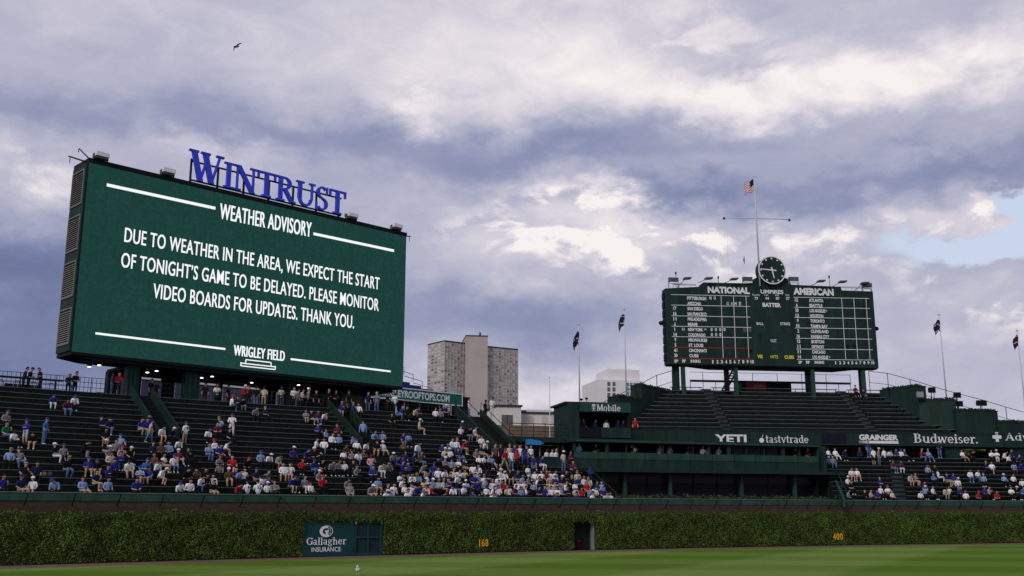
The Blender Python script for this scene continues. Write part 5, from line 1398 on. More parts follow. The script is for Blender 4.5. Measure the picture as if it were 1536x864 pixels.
# number window panels
MT['panel'] = mat('bluish_slot_panel', (.016, .036, .040), .5, .2)
for x0, x1, y0, y1, mk in ((920, 965, 340, 400, 'panel'), (845, 915, 480, 545, 'panel'), (1000, 1045, 480, 545, 'panel'), (1090, 1130, 480, 545, 'panel'), (960, 1010, 640, 700, 'panel'), (722, 788, 500, 532, 'beige'), (772, 796, 678, 712, 'black')):
    mb = MB(); q0 = S(*A4(x0, y1)); q1 = S(*A4(x1, y0)); SB.box(mb, q0[0], q1[0], q0[1], q1[1], -.012, -.001); mb.build('number_slot', MT[mk], sc)
for x0, x1 in ((685, 708), (750, 772)):
    mb = MB(); q0 = S(*A5(x0, 675)); q1 = S(*A5(x1, 645)); SB.box(mb, q0[0], q1[0], q0[1], q1[1], -.012, -.001); mb.build('number_slot', MT['black'], sc)
rngs = random.Random(9)
for i in range(26):                          # slightly different shades of the slot plates
    base = rngs.choice([440, 0]); mb = MB()
    if base: q = A4(rngs.uniform(545, 760), rngs.choice([235, 326, 418, 508, 600, 690]))
    else: q = A5(rngs.uniform(560, 880), rngs.choice([256, 346, 436, 526, 616, 706]))
    a0, z1 = S(*q); SB.box(mb, a0, a0 + .42, z1 - .55, z1, -.0095 - i * .0001, -.001); mb.build('number_slot', MT['panel'], sc)
# side lamps
for a in (-.45, W_ + .35):
    mb = MB(); mb.ball(SB.w(a, .5, z_b + 4.6), .28, (1, 1, .9), 8); mb.tube([SB.w(0 if a < 0 else W_, .5, z_b + 4.7), SB.w(a, .5, z_b + 4.7)], .05, 5); mb.build('side_horn', MT['black'], sc)
# clock
ck = thing('clock', 'round dark green clock with white dots and white hands on top of the scoreboard', 'clock', SB.w(S(1156, 406)[0], -.3, S(1156, 424)[1]))
ca, cz = S(1156, 406.5); cr = S(1176, 406)[0] - ca
mb = MB(); SB.poly(mb, [(ca + cr * math.cos(R(t)), cz + cr * math.sin(R(t))) for t in range(0, 360, 10)], -.45, .6); mb.build('face', MT['green'], ck)
mb = MB()
for t in range(0, 360, 10):
    ps = [(ca + r_ * math.cos(R(q)), cz + r_ * math.sin(R(q))) for r_, q in ((cr * .955, t), (cr * 1.03, t), (cr * 1.03, t + 10), (cr * .955, t + 10))]; SB.poly(mb, ps, -.49, -.452)
mb.build('rim', MT['white'], ck)
for h_ in range(12):
    t = R(30 * h_); mb = MB(); x, z = ca + cr * .84 * math.cos(t), cz + cr * .84 * math.sin(t)
    SB.poly(mb, [(x + .1 * math.cos(R(q)), z + .1 * math.sin(R(q))) for q in range(0, 360, 45)], -.475, -.453); mb.build('hour_dot', MT['white'], ck)
for ang, ln, w_, tail in ((176, .86, .075, .3), (281, .60, .085, .22)):
    t = R(ang); dx, dz = math.cos(t), math.sin(t); L_ = cr * ln; mb = MB()
    SB.poly(mb, [(ca - dx * cr * tail - dz * w_, cz - dz * cr * tail + dx * w_), (ca - dx * cr * tail + dz * w_, cz - dz * cr * tail - dx * w_), (ca + dx * L_ + dz * w_ * .6, cz + dz * L_ - dx * w_ * .6), (ca + dx * L_ - dz * w_ * .6, cz + dz * L_ + dx * w_ * .6)], -.50 if ang == 176 else -.487, -.488 if ang == 176 else -.476)
    mb.build('minute_hand' if ang == 176 else 'hour_hand', MT['white'], ck)
mb = MB(); SB.box(mb, ca - .35, ca + .35, cz - cr * 1.3, cz - cr * 1.04, -.2, -.001); mb.build('bracket', MT['black'], ck)
# floodlights along the top of the scoreboard
FLD = [(1010, 422, 1, 'twin box floodlight at the left end of the scoreboard top'), (1028, 420, 0, 'angled arm lamp next to the left end of the scoreboard'), (1060, 420, 0, 'angled arm lamp above the left team heading'), (1098, 421, 0, 'small angled arm lamp left of the clock'), (1121, 421, 1, 'box floodlight just left of the clock'),
       (1190, 421, 1, 'box floodlight just right of the clock'), (1228, 424, 0, 'angled arm lamp above the right team heading'), (1260, 425, 0, 'angled arm lamp over the step on the right of the scoreboard'), (1293, 427, 0, 'angled arm lamp near the right end of the scoreboard'), (1300, 430, 1, 'box floodlight at the right end of the scoreboard')]
for px, py, kind, lab in FLD:
    q, z = S(px, py); zt = np.interp(px, [997, 1050, 1055, 1128, 1187, 1261, 1263, 1308], [S(997, 432.5)[1], S(1050, 430)[1], S(1055, 423.5)[1], S(1128, 425)[1], S(1187, 427)[1], S(1261, 430)[1], S(1263, 436)[1], S(1308, 437)[1]])
    fl = thing('floodlight' if kind else 'arm_lamp', lab, 'floodlight' if kind else 'lamp', SB.w(q, .3, zt), 'lamps along the scoreboard top')
    if kind:
        w_ = .52
        mb = MB(); SB.poly(mb, [(q - w_, z - .1), (q + w_, z - .1), (q + w_, z + .38), (q - w_, z + .38)], -.3, .2); mb.build('housing', MT['dsteel'], fl)
        mb = MB(); SB.box(mb, q - w_ + .05, q + w_ - .05, z - .3, z - .102, -.28, -.1); mb.build('lens', MT['offwhite'], fl)
        mb = MB(); SB.box(mb, q - w_ - .06, q - w_ - .01, zt, z + .4, -.1, .1); SB.box(mb, q + w_ + .01, q + w_ + .06, zt, z + .4, -.1, .1); mb.build('bracket', MT['steel'], fl)
    else:
        mb = MB(); mb.tube([SB.w(q - .9, .4, zt), SB.w(q - .15, -.5, z)], .035, 6); mb.build('arm', MT['dsteel'], fl)
        mb = MB(); SB.poly(mb, [(q - .4, z - .08), (q + .4, z - .02), (q + .42, z + .16), (q - .38, z + .1)], -1.0, -.3); mb.build('lamp_head', MT['dsteel'], fl)
mb = MB()
for x0, x1, yv, y2 in ((1013, 1048, 424.5, 424.5), (1264, 1300, 429, 431)):
    (a0, z0), (a1, z1) = S(x0, yv), S(x1, y2); SB.box(mb, a0, a1, z0, z0 + .16, .8, .95)
    for j in range(5): q = a0 + (a1 - a0) * j / 4; SB.box(mb, q, q + .04, z0 - .7, z0, .82, .86)
mb.build('roof_rail', MT['pole'], sc)
for px, h_ in ((1018, 1.6), (1250, 1.2), (1082, 1.1)): 
    q, z = S(px, 428); mb = MB(); mb.tube([SB.w(q, .9, z), SB.w(q, .9, z + h_)], .03, 5); mb.ball(SB.w(q, .9, z + h_), .1, (1, 1, 2), 8); mb.build('roof_antenna', MT['black'], sc)
# legs and platform
for px, d, m_, yb in ((1009.5, 1.8, 'dgreen', 586), (1016, .8, 'dgreen', 586), (1025.5, .3, 'green_bright', 594), (1083, 2.6, 'black', 586), (1104.5, .3, 'green_bright', 600), (1203, 2.6, 'black', 586), (1220, .3, 'green_bright', 600), (1287.5, 1.8, 'black', 586), (1296, .3, 'green_bright', 596)):
    q = SB.px(px, 570, d)[0]; zz = SB.px(px, yb, d)[1]; mb = MB(); w_ = .22 if m_ == 'green_bright' else .26
    SB.box(mb, q - w_, q + w_, zz - .4, z_b - .11, min(d, .95), min(d, .95) + .3); mb.build('leg', MT[m_], sc)
mb = MB(); a0, z0 = SB.px(1083, 586, 2.2); a1, z1 = SB.px(1100, 553, 2.2)
for o_ in (0, .5): mb.tube([SB.w(a0 + o_, 2.2, z0), SB.w(a1 + o_, 2.2, z1)], .09, 6)
for j in range(9): t = j / 9; SB.box(mb, a0 + (a1 - a0) * t, a0 + (a1 - a0) * t + .55, z0 + (z1 - z0) * t, z0 + (z1 - z0) * t + .07, 2.1, 2.7)
mb.build('stair', MT['black'], sc)
mb = MB(); a0, z0 = SB.px(1036, 571, 4.5); a1 = SB.px(1276, 571, 4.5)[0]; SB.box(mb, a0, a1, z0 - .1, z0 + .12, 4.5, 4.8)
for j in range(14): q = a0 + (a1 - a0) * j / 13; mb.tube([SB.w(q, 4.6, z0 - 1.6), SB.w(q, 4.6, z0 + (1.0 if j % 2 else 0))], .035, 5)
mb.tube([SB.w(a0, 4.6, z0 + 1.0), SB.w(a1, 4.6, z0 + 1.0)], .025, 5)
pr = tag(mb.build('back_railing', MT['dsteel']), 'grey beam and post railing at the back of the top deck under the scoreboard', 'railing')
kf = Fac(SB.w(0, 3.8, 0)[:2], SB.a); l, r_ = kf.px(1112, 580)[0], kf.px(1187, 580)[0]; zz0, zz1 = kf.px(1150, 588)[1], kf.px(1150, 572)[1]
kk = thing('snack_stand', 'small dark stand with a faded red sign below the scoreboard', 'stand', kf.w((l + r_) / 2, 0, zz0))
mb = MB(); kf.box(mb, l, r_, zz0 - .6, zz1, .0, 1.4); mb.build('cabin', MT['black'], kk)
mb = MB(); kf.box(mb, kf.px(1119, 580)[0], kf.px(1149, 580)[0], zz0 + .15, zz1 - .1, -.05, -.002); mb.build('red_panel', MT['redsign'], kk)
mb = MB(); text_px(mb, kf, 'FROSTY', 1131, 1147, 579, 579, 576.5, -.06, offset=.01)
mb = MB(); kf.box(mb, kf.px(1131, 578)[0], kf.px(1146, 578)[0], kf.px(1138, 581)[1], kf.px(1138, 577)[1], -.06, -.051); mb.build('sign_plate', mat('dull_pink', (.26, .1, .1), .7), kk)

# ------------------------------------------------------------------ flagpoles and flags
def flag_mesh(f, a, d, z, w, h, droop, seed, cols):
    """hanging cloth grid; cols(i, j) -> material slot"""
    mb = MB(); nx, ny = 16, 14; rr = random.Random(seed); P_ = []
    for j in range(ny + 1):
        row = []
        for i in range(nx + 1):
            s_ = i / nx; t = j / ny
            row.append(f.w(a - w * s_ * (1 - .25 * droop * s_) + .06 * math.sin(t * 6 + s_ * 3), d + .12 * math.sin(s_ * 9 + t * 2 + seed) * s_, z - h * t - droop * w * s_ * s_ * .8 + .05 * math.sin(s_ * 8 + seed)))
        P_.append(row)
    for j in range(ny):
        for i in range(nx):
            mb.cur = cols(i / nx, j / ny); mb.add([P_[j][i], P_[j + 1][i], P_[j + 1][i + 1], P_[j][i + 1]], [[0, 1, 2, 3]], True)
    return mb


def flagpole(px, Y, ytop, ybase, lab, r=.075, zbase=None):
    p = at(px, ybase, Y); top = None
    lo, hi = p.z, p.z + 60
    for _ in range(40):
        m_ = (lo + hi) / 2
        if proj((p.x, Y, m_))[1] > ytop: lo = m_
        else: hi = m_
    fp = thing('flagpole', lab, 'flagpole', (p.x, p.y, p.z), 'flagpoles around the bleachers')
    mb = MB(); mb.tube([(p.x, p.y, p.z - .5), (p.x, p.y, lo)], [r, r * .7], 10); mb.build('pole', MT['pole'], fp)
    mb = MB(); mb.ball((p.x, p.y, lo + .1), .12, n=10); mb.build('finial', MT['pole'], fp)
    return p, lo


FP = [(869.5, 97, 488, 604, 'white flagpole rising from the booth roof, dark flag wrapped around it', 498, 'black and dark red flag wrapped around the pole over the booth'), (939.5, 106, 465, 600, 'tall white flagpole beside the white building, dark flag hanging', 471, 'dark flag hanging limp beside the white building'),
      (1420, 112, 473, 600, 'white flagpole right of the scoreboard with a small dark flag', 480, 'small dark flag on the pole right of the scoreboard'), (1540, 113, 497, 632, 'white flagpole at the right edge of the picture', 503, 'dark flag at the right edge of the picture')]
ff = Fac((0, 0), 0)
for i, (px, Y, yt, yb, lab, yf, flab) in enumerate(FP):
    p, zt = flagpole(px, Y, yt, yb, lab)
    xt = p.x; zf = zt - (yf - yt) / F * Y
    mb = flag_mesh(Fac((xt, Y), R((10, 0, 0, 0)[i])), -.05, -.12, zf, .85, 1.25, (1.5, 1.3, .9, 1.1)[i], i * 2 + 1, (lambda k: (lambda s_, t: 1 if (s_ * 3 + t * 2 + k) % 2.1 > 1.75 else (2 if (s_ + t * 3 + k) % 1.7 > 1.55 else 0)))(i))
    tag(mb.build('flag', [MT['flag_navy'], MT['flag_dred'], MT['flag_white']]), flab, 'flag', 'dark flags')
p = at(1138, 390, 112.2); zt = at(1131, 266, 112.2).z
mp = thing('flagpole', 'tall white mast with a crossbar rising behind the scoreboard clock', 'flagpole', (p.x, p.y, p.z - 3))
xt = at(1131, 266, 112.2).x
mb = MB(); mb.tube([(p.x, p.y, p.z - 3), ((p.x + xt) / 2, p.y, (p.z + zt) / 2), (xt, p.y, zt)], [.10, .085, .06], 10); mb.build('pole', MT['pole'], mp)
a0, a1 = at(1086, 326.5, 112.2), at(1184, 329, 112.2)
mb = MB(); mb.tube([a0, a1], .05, 8); mb.build('crossbar', MT['pole'], mp)
for q in (a0, a1): mb = MB(); mb.ball((q.x, q.y, q.z - .08), .16, n=10); mb.build('pulley', MT['dsteel'], mp)
for q in (a0, a1):
    mb = MB(); mb.tube([(q.x + .3 * (1 if q is a0 else -.3), q.y, q.z), (q.x + .2, q.y, SB.px(1100, 424)[1])], .008, 4); mb.build('halyard', MT['pole'], mp)
mb = MB(); mb.ball((xt, p.y, zt + .08), .13); mb.build('finial', MT['pole'], mp)
US = Fac((xt, p.y), R(0)); zf = at(1129, 269, 112).z


def us_cols(s_, t): return 0 if (s_ < .42 and t < .54) else (1 if int(t * 13) % 2 == 0 else 2)


mb = MB(); nx, ny = 20, 26
G_ = [[US.w(-.1 - 1.05 * (i / nx) - .02 * math.sin(j * .3), -.1 + .14 * math.sin(i * .45) * (i / nx), zf - 1.38 * (j / ny) - .42 * (i / nx) + .10 * math.sin(i * .5 + j * .06)) for i in range(nx + 1)] for j in range(ny + 1)]
for j in range(ny):
    for i in range(nx):
        mb.cur = us_cols((i + .5) / nx, (j + .5) / ny); mb.add([G_[j][i], G_[j + 1][i], G_[j + 1][i + 1], G_[j][i + 1]], [[0, 1, 2, 3]], True)
tag(mb.build('flag', [MT['flag_navy'], MT['flag_red'], MT['flag_white']]), 'striped red and white flag with blue canton at the top of the mast', 'flag')

# ------------------------------------------------------------------ birds
p = at(354, 70, 84); mb = MB()
mb.ball(p, .16, (1.5, .6, .6), 10)
for sx, pts in ((1, [(0, 0), (.12, .16), (.36, .3), (.5, .28)]), (-1, [(0, 0), (-.12, -.1), (-.2, -.28), (-.2, -.42)])):
    for k in range(3):
        (x0, z0), (x1, z1) = pts[k], pts[k + 1]; w0, w1 = (.1, .1, .08, .02)[k], (.1, .1, .08, .02)[k + 1]
        mb.hexa([(p.x + x0, p.y - w0, p.z + z0), (p.x + x1, p.y - w1, p.z + z1), (p.x + x1, p.y + w1, p.z + z1), (p.x + x0, p.y + w0, p.z + z0)], [(p.x + x0, p.y - w0, p.z + z0 + .03), (p.x + x1, p.y - w1, p.z + z1 + .02), (p.x + x1, p.y + w1, p.z + z1 + .02), (p.x + x0, p.y + w0, p.z + z0 + .03)])
mb.ball((p.x + .2, p.y, p.z + .05), .07); tag(mb.build('bird', MT['bird']), 'grey gull gliding in the cloudy sky above the video screen', 'bird')
p = at(1116, 390, 100); mb = MB()
mb.ball(p, .1, (1, 1, 1.2), 8)
for s_ in (1, -1): mb.hexa([(p.x - .04, p.y - .1, p.z), (p.x + .06, p.y - .1, p.z), (p.x + .06, p.y + .1, p.z), (p.x - .04, p.y + .1, p.z)], [(p.x, p.y - .03, p.z + s_ * .42), (p.x + .03, p.y - .03, p.z + s_ * .42), (p.x + .03, p.y + .03, p.z + s_ * .42), (p.x, p.y + .03, p.z + s_ * .42)])
tag(mb.build('bird', MT['bird']), 'tiny dark bird flying just left of the scoreboard clock', 'bird')
r0 = ray(536.5, 863); t = -H / r0.z; c = Vector((r0.x * t, r0.y * t, 0)); gu = thing('gull', 'small white gull standing on the grass below the gate', 'bird', c)
c.z += .0
mb = MB(); mb.tube([(c.x, c.y - .12, c.z + .2), (c.x, c.y - .08, c.z + .24), (c.x, c.y, c.z + .24), (c.x, c.y + .14, c.z + .2), (c.x, c.y + .3, c.z + .15)], [.05, .095, .11, .08, .02], 10)
mb.tube([(c.x, c.y - .08, c.z + .27), (c.x, c.y - .12, c.z + .36)], [.06, .045], 8); mb.ball((c.x, c.y - .14, c.z + .39), .055); mb.build('body', MT['feather'], gu)
mb = MB(); mb.tube([(c.x, c.y - .18, c.z + .39), (c.x, c.y - .25, c.z + .375)], [.02, .006], 6); mb.build('beak', MT['amber'], gu)
for s_ in (-1, 1):
    mb = MB(); mb.ball((c.x + s_ * .085, c.y + .06, c.z + .23), .1, (.3, 1.6, .6), 8); mb.build('wing', MT['steel'], gu)
    mb = MB(); mb.tube([(c.x + s_ * .04, c.y, c.z), (c.x + s_ * .04, c.y + .02, c.z + .15)], .008, 5); mb.build('leg', MT['amber'], gu)

for k_, (px, py, rgb, lab) in enumerate(((65, 720, (.16, .11, .07), 'brown bag left on a low bench of the left bleachers'), (74, 720, (.05, .05, .06), 'dark grey bag left on a low bench beside a brown bag'), (25, 668, (.5, .5, .48), 'pale bag beside the black clad spectators at far left'))):
    row = 3 if k_ < 2 else 8; v = V0 + row * RW + .42; z = Z0 + row * RH + .42; u = usolve(px, v, z); c = pt(u, v, z); mb = MB()
    mb.ball((c[0], c[1], c[2] + .15), .19, (1, .7, .85), 10); mb.tube([(c[0] - .1, c[1], c[2] + .26), (c[0], c[1], c[2] + .38), (c[0] + .1, c[1], c[2] + .26)], .015, 5)
    tag(mb.build('bag', mat('bag_cloth', rgb, .9, .2)), lab, 'bag')
# ------------------------------------------------------------------ people
SHIRT = {'W': ('white', (.80, .80, .81)), 'B': ('royal blue', (.022, .032, .22)), 'N': ('navy', (.014, .018, .07)), 'L': ('light blue', (.20, .32, .55)), 'K': ('black', (.010, .010, .012)), 'R': ('red', (.42, .015, .03)), 'G': ('grey', (.20, .20, .22)),
         'T': ('cream', (.56, .50, .38)), 'M': ('maroon', (.10, .02, .05)), 'E': ('green', (.012, .16, .06)), 'Y': ('yellow', (.6, .52, .2)), 'O': ('brown', (.10, .06, .04)), 'P': ('pink', (.55, .30, .34)), 'C': ('bright blue', (.02, .17, .50))}
HEAD = {'w': ('white cap', (.66, .66, .66), 1), 'b': ('blue cap', (.02, .03, .22), 1), 'k': ('black cap', (.010, .010, .012), 1), 'r': ('red cap', (.4, .015, .02), 1), 'h': ('dark hair', (.016, .011, .009), 0), 'y': ('blond hair', (.30, .20, .09), 0), 'g': ('grey hair', (.28, .27, .26), 0), 'H': ('brown hair', (.055, .028, .016), 0)}
BOT = {'j': ('jeans', (.09, .15, .30), 0), 'k': ('black trousers', (.012, .012, .015), 0), 't': ('tan trousers', (.33, .26, .18), 0), 's': ('tan shorts', (.33, .26, .18), 1), 'd': ('dark shorts', (.015, .016, .03), 1), 'w': ('white trousers', (.6, .6, .6), 0), 'g': ('grey trousers', (.17, .17, .18), 0), 'l': ('light shorts', (.35, .42, .55), 1)}
PM = {}
for d_ in (SHIRT, HEAD, BOT):
    for k_, v_ in d_.items(): PM[(id(d_), k_)] = mat('cloth_' + v_[0].replace(' ', '_'), v_[1], .85, .12, 6, spec=.1)
SKINS = [mat('skin_fair', (.50, .29, .21), .6, .08), mat('skin_tan', (.36, .19, .125), .6, .08), mat('skin_dark', (.10, .05, .032), .6, .08)]
SHOE = [mat('shoe_white', (.62, .62, .62), .6, .1), mat('shoe_dark', (.02, .02, .022), .6, .1)]
SLOTS = ['skin', 'shirt', 'thigh', 'calf', 'shoe', 'head', 'forearm']


def person_mesh(pose, cap):
    """one continuous skinned body; slots: skin, shirt, thigh, calf, shoe, headwear, forearm"""
    J = []; E_ = []

    def add(co, r, par=None, slot=0, root=False):
        J.append((Vector(co), r)); i = len(J) - 1
        if par is not None: E_.append((par, i, slot))
        return i
    sit = pose[0] == 's'; n = int(pose[1:])
    lean = {'s0': .06, 's1': .55, 's2': .22, 's3': .02, 's4': -.12, 's5': .12, 't0': 0, 't1': .02, 't2': .06, 't3': .18, 't4': 0.0, 't5': 0}[pose]
    hz = .10 if sit else .92

    def T(x, y, z):                          # torso point, leaned about the hip
        return (x, y * math.cos(lean) - z * math.sin(lean), hz + z * math.cos(lean) + y * math.sin(lean))
    pel = add((0, 0, hz), .145)
    bel = add(T(0, 0, .17), .135, pel, 1); che = add(T(0, 0, .36), .15, bel, 1); nb = add(T(0, 0, .49), .075, che, 1)
    hd = {'s1': .10, 's2': .06, 's4': -.02}.get(pose, .02)
    nk = add(T(0, -.02, .55), .055, nb, 0); ja = add(T(0, -.03 - hd * .5, .61), .078, nk, 0); mi = add(T(0, -.02 - hd, .69), .098, ja, 0); cr = add(T(0, -.005 - hd, .765), .08, mi, 0)
    arms = {'s0': [((.25, -.02, .18), (.19, -.24, .06), (.16, -.34, .05))] * 2, 's1': [((.24, -.16, .14), (.08, -.28, .16), (.04, -.33, .18))] * 2, 's2': [((.25, -.04, .16), (.10, -.26, .14), (.05, -.31, .17))] * 2,
            's3': [((.25, -.08, .18), (.02, -.20, .22), (-.10, -.18, .24))] * 2, 's4': [((.27, .02, .18), (.30, -.12, .02), (.30, -.20, .0)), ((.26, -.02, .16), (.10, -.22, .10), (.05, -.28, .12))],
            's5': [((.26, -.06, .2), (.16, -.24, .36), (.10, -.24, .50)), ((.25, -.02, .18), (.14, -.24, .06), (.10, -.32, .06))],
            't0': [((.24, .02, .14), (.25, -.06, -.12), (.24, -.10, -.22))] * 2, 't1': [((.25, -.06, .18), (.02, -.20, .20), (-.10, -.18, .22))] * 2, 't2': [((.23, -.12, .16), (.20, -.30, .02), (.18, -.38, .02)), ((.24, .12, .16), (.24, .10, -.08), (.23, .06, -.18))],
            't3': [((.25, -.06, .16), (.12, -.28, .22), (.08, -.32, .30)), ((.25, -.04, .14), (.10, -.26, .10), (.04, -.32, .12))], 't4': [((.25, .0, .14), (.20, -.16, -.02), (.14, -.2, -.02))] * 2,
            't5': [((.38, -.02, .52), (.20, .04, .68), (.12, .08, .70))] * 2}[pose]
    for sgn, (el, wr, ha) in zip((1, -1), arms):
        sh = add(T(.185 * sgn, 0, .43), .078, che, 1)
        e_ = add(T(el[0] * sgn, el[1], el[2]), .052, sh, 1); w_ = add(T(wr[0] * sgn, wr[1], wr[2]), .038, e_, 6); add(T(ha[0] * sgn, ha[1], ha[2]), .042, w_, 0)
    for sgn in (1, -1):
        if sit:
            ky, kz, ay, az_ = -.46, .10, -.42, -.335
            if pose == 's4' and sgn == 1: ky, kz, ay, az_ = -.47, .08, -.72, -.30
            if pose == 's2': ay = -.36
            sp_ = .10 if pose in ('s3', 's5') else .15
            hip = add((.095 * sgn, -.03, hz - .01), .108, pel, 2); kn = add((sp_ * sgn, ky, kz), .072, hip, 2); an = add((sp_ * .95 * sgn, ay, az_), .048, kn, 3); add((sp_ * 1.05 * sgn, ay - .15, az_ - .045), .043, an, 4)
        else:
            st = {'t2': .30 * sgn, 't0': .03 * sgn}.get(pose, 0.0)
            hip = add((.095 * sgn, 0, hz - .03), .105, pel, 2); kn = add((.11 * sgn, -st * .6 - .02, .49), .07, hip, 2); an = add((.115 * sgn, -st + (.06 if st < 0 and pose == 't2' else .02), .085), .048, kn, 3); add((.13 * sgn, -st - .14, .045), .043, an, 4)
    me = bpy.data.meshes.new('person'); me.from_pydata([j[0] for j in J], [(a, b) for a, b, _ in E_], [])
    o = bpy.data.objects.new('person', me); col.objects.link(o)
    sk = o.modifiers.new('skin', 'SKIN'); sk.use_smooth_shade = True
    sv = me.skin_vertices[0].data
    for i, j in enumerate(J): sv[i].radius = (j[1], j[1] * (.82 if i in (pel, bel, che) else 1)); sv[i].use_root = (i == pel)
    sb_ = o.modifiers.new('sub', 'SUBSURF'); sb_.levels = 1; sb_.render_levels = 1
    dg = bpy.context.evaluated_depsgraph_get(); dg.update()
    out = bpy.data.meshes.new_from_object(o.evaluated_get(dg)); bpy.data.objects.remove(o)
    segs = [(J[a][0], J[b][0], (J[a][1], J[b][1]), s_) for a, b, s_ in E_]
    mb = MB()
    vs = [v.co.copy() for v in out.vertices]
    for p_ in out.polygons:
        c_ = p_.center; best = None
        for A, B, r_, s_ in segs:
            d = B - A; t = max(0, min(1, (c_ - A).dot(d) / max(d.length_squared, 1e-9))); q = (c_ - (A + d * t)).length - (r_[0] + (r_[1] - r_[0]) * t)
            if best is None or q < best[0]: best = (q, s_)
        mb.mi.append(best[1]); mb.f.append(list(p_.vertices)); mb.sm.append(True); mb.uv.append(None)
    mb.v = [tuple(v) for v in vs]
    # headwear
    mb.cur = 5; hc = J[mi][0] + Vector((0, .0, .03)); hl = lean + hd * 2
    if cap:
        n_, m_ = 10, 4; rows = []
        for i in range(m_ + 1):
            t = math.pi / 2 * i / m_; rows.append([hc + Vector((.122 * math.cos(t) * math.cos(2 * math.pi * q / n_), .128 * math.cos(t) * math.sin(2 * math.pi * q / n_), .018 + .125 * math.sin(t))) for q in range(n_ + 1)])
        mb.strip(rows); mb.sm[-n_ * m_:] = [True] * (n_ * m_)
        mb.hexa([hc + Vector((-.085, -.10, .02)), hc + Vector((.085, -.10, .02)), hc + Vector((.06, -.22, -.005)), hc + Vector((-.06, -.22, -.005))], [hc + Vector((-.085, -.10, .035)), hc + Vector((.085, -.10, .035)), hc + Vector((.06, -.22, .01)), hc + Vector((-.06, -.22, .01))])
    else:
        n_, m_ = 10, 4; rows = []
        for i in range(m_ + 1):
            t = math.pi / 2 * i / m_
            row = []
            for q in range(n_ + 1):
                a = 2 * math.pi * q / n_; back = max(0, math.sin(a)); front = max(0, -math.sin(a))
                row.append(hc + Vector((.118 * math.cos(t) * math.cos(a), .122 * math.cos(t) * math.sin(a) + .012, .02 + .045 * front * math.cos(t) - .10 * back * math.cos(t) + .118 * math.sin(t) * (1 - .1 * front))))
            rows.append(row)
        mb.strip(rows); mb.sm[-n_ * m_:] = [True] * (n_ * m_)
    mb.cur = 0
    fc = J[mi][0]
    mb.ball(fc + Vector((0, -.105, -.015)), .022, (.8, 1, 1.2), 6)
    for s_ in (-1, 1): mb.ball(fc + Vector((s_ * .102, 0, -.01)), .028, (.5, .8, 1.2), 6)
    mb.cur = 4
    for s_ in (-1, 1): mb.ball(fc + Vector((s_ * .035, -.093, .02)), .011, (1.3, .6, .8), 6)
    return mb


PMESH = {}


def pmesh(pose, cap):
    if (pose, cap) not in PMESH:
        mb = person_mesh(pose, cap); me = bpy.data.meshes.new('person_' + ('seated' if pose[0] == 's' else 'standing'))
        me.from_pydata(mb.v, [], mb.f); me.polygons.foreach_set('use_smooth', mb.sm); me.polygons.foreach_set('material_index', mb.mi)
        for _ in SLOTS: me.materials.append(SKINS[0])
        PMESH[(pose, cap)] = me
    return PMESH[(pose, cap)]


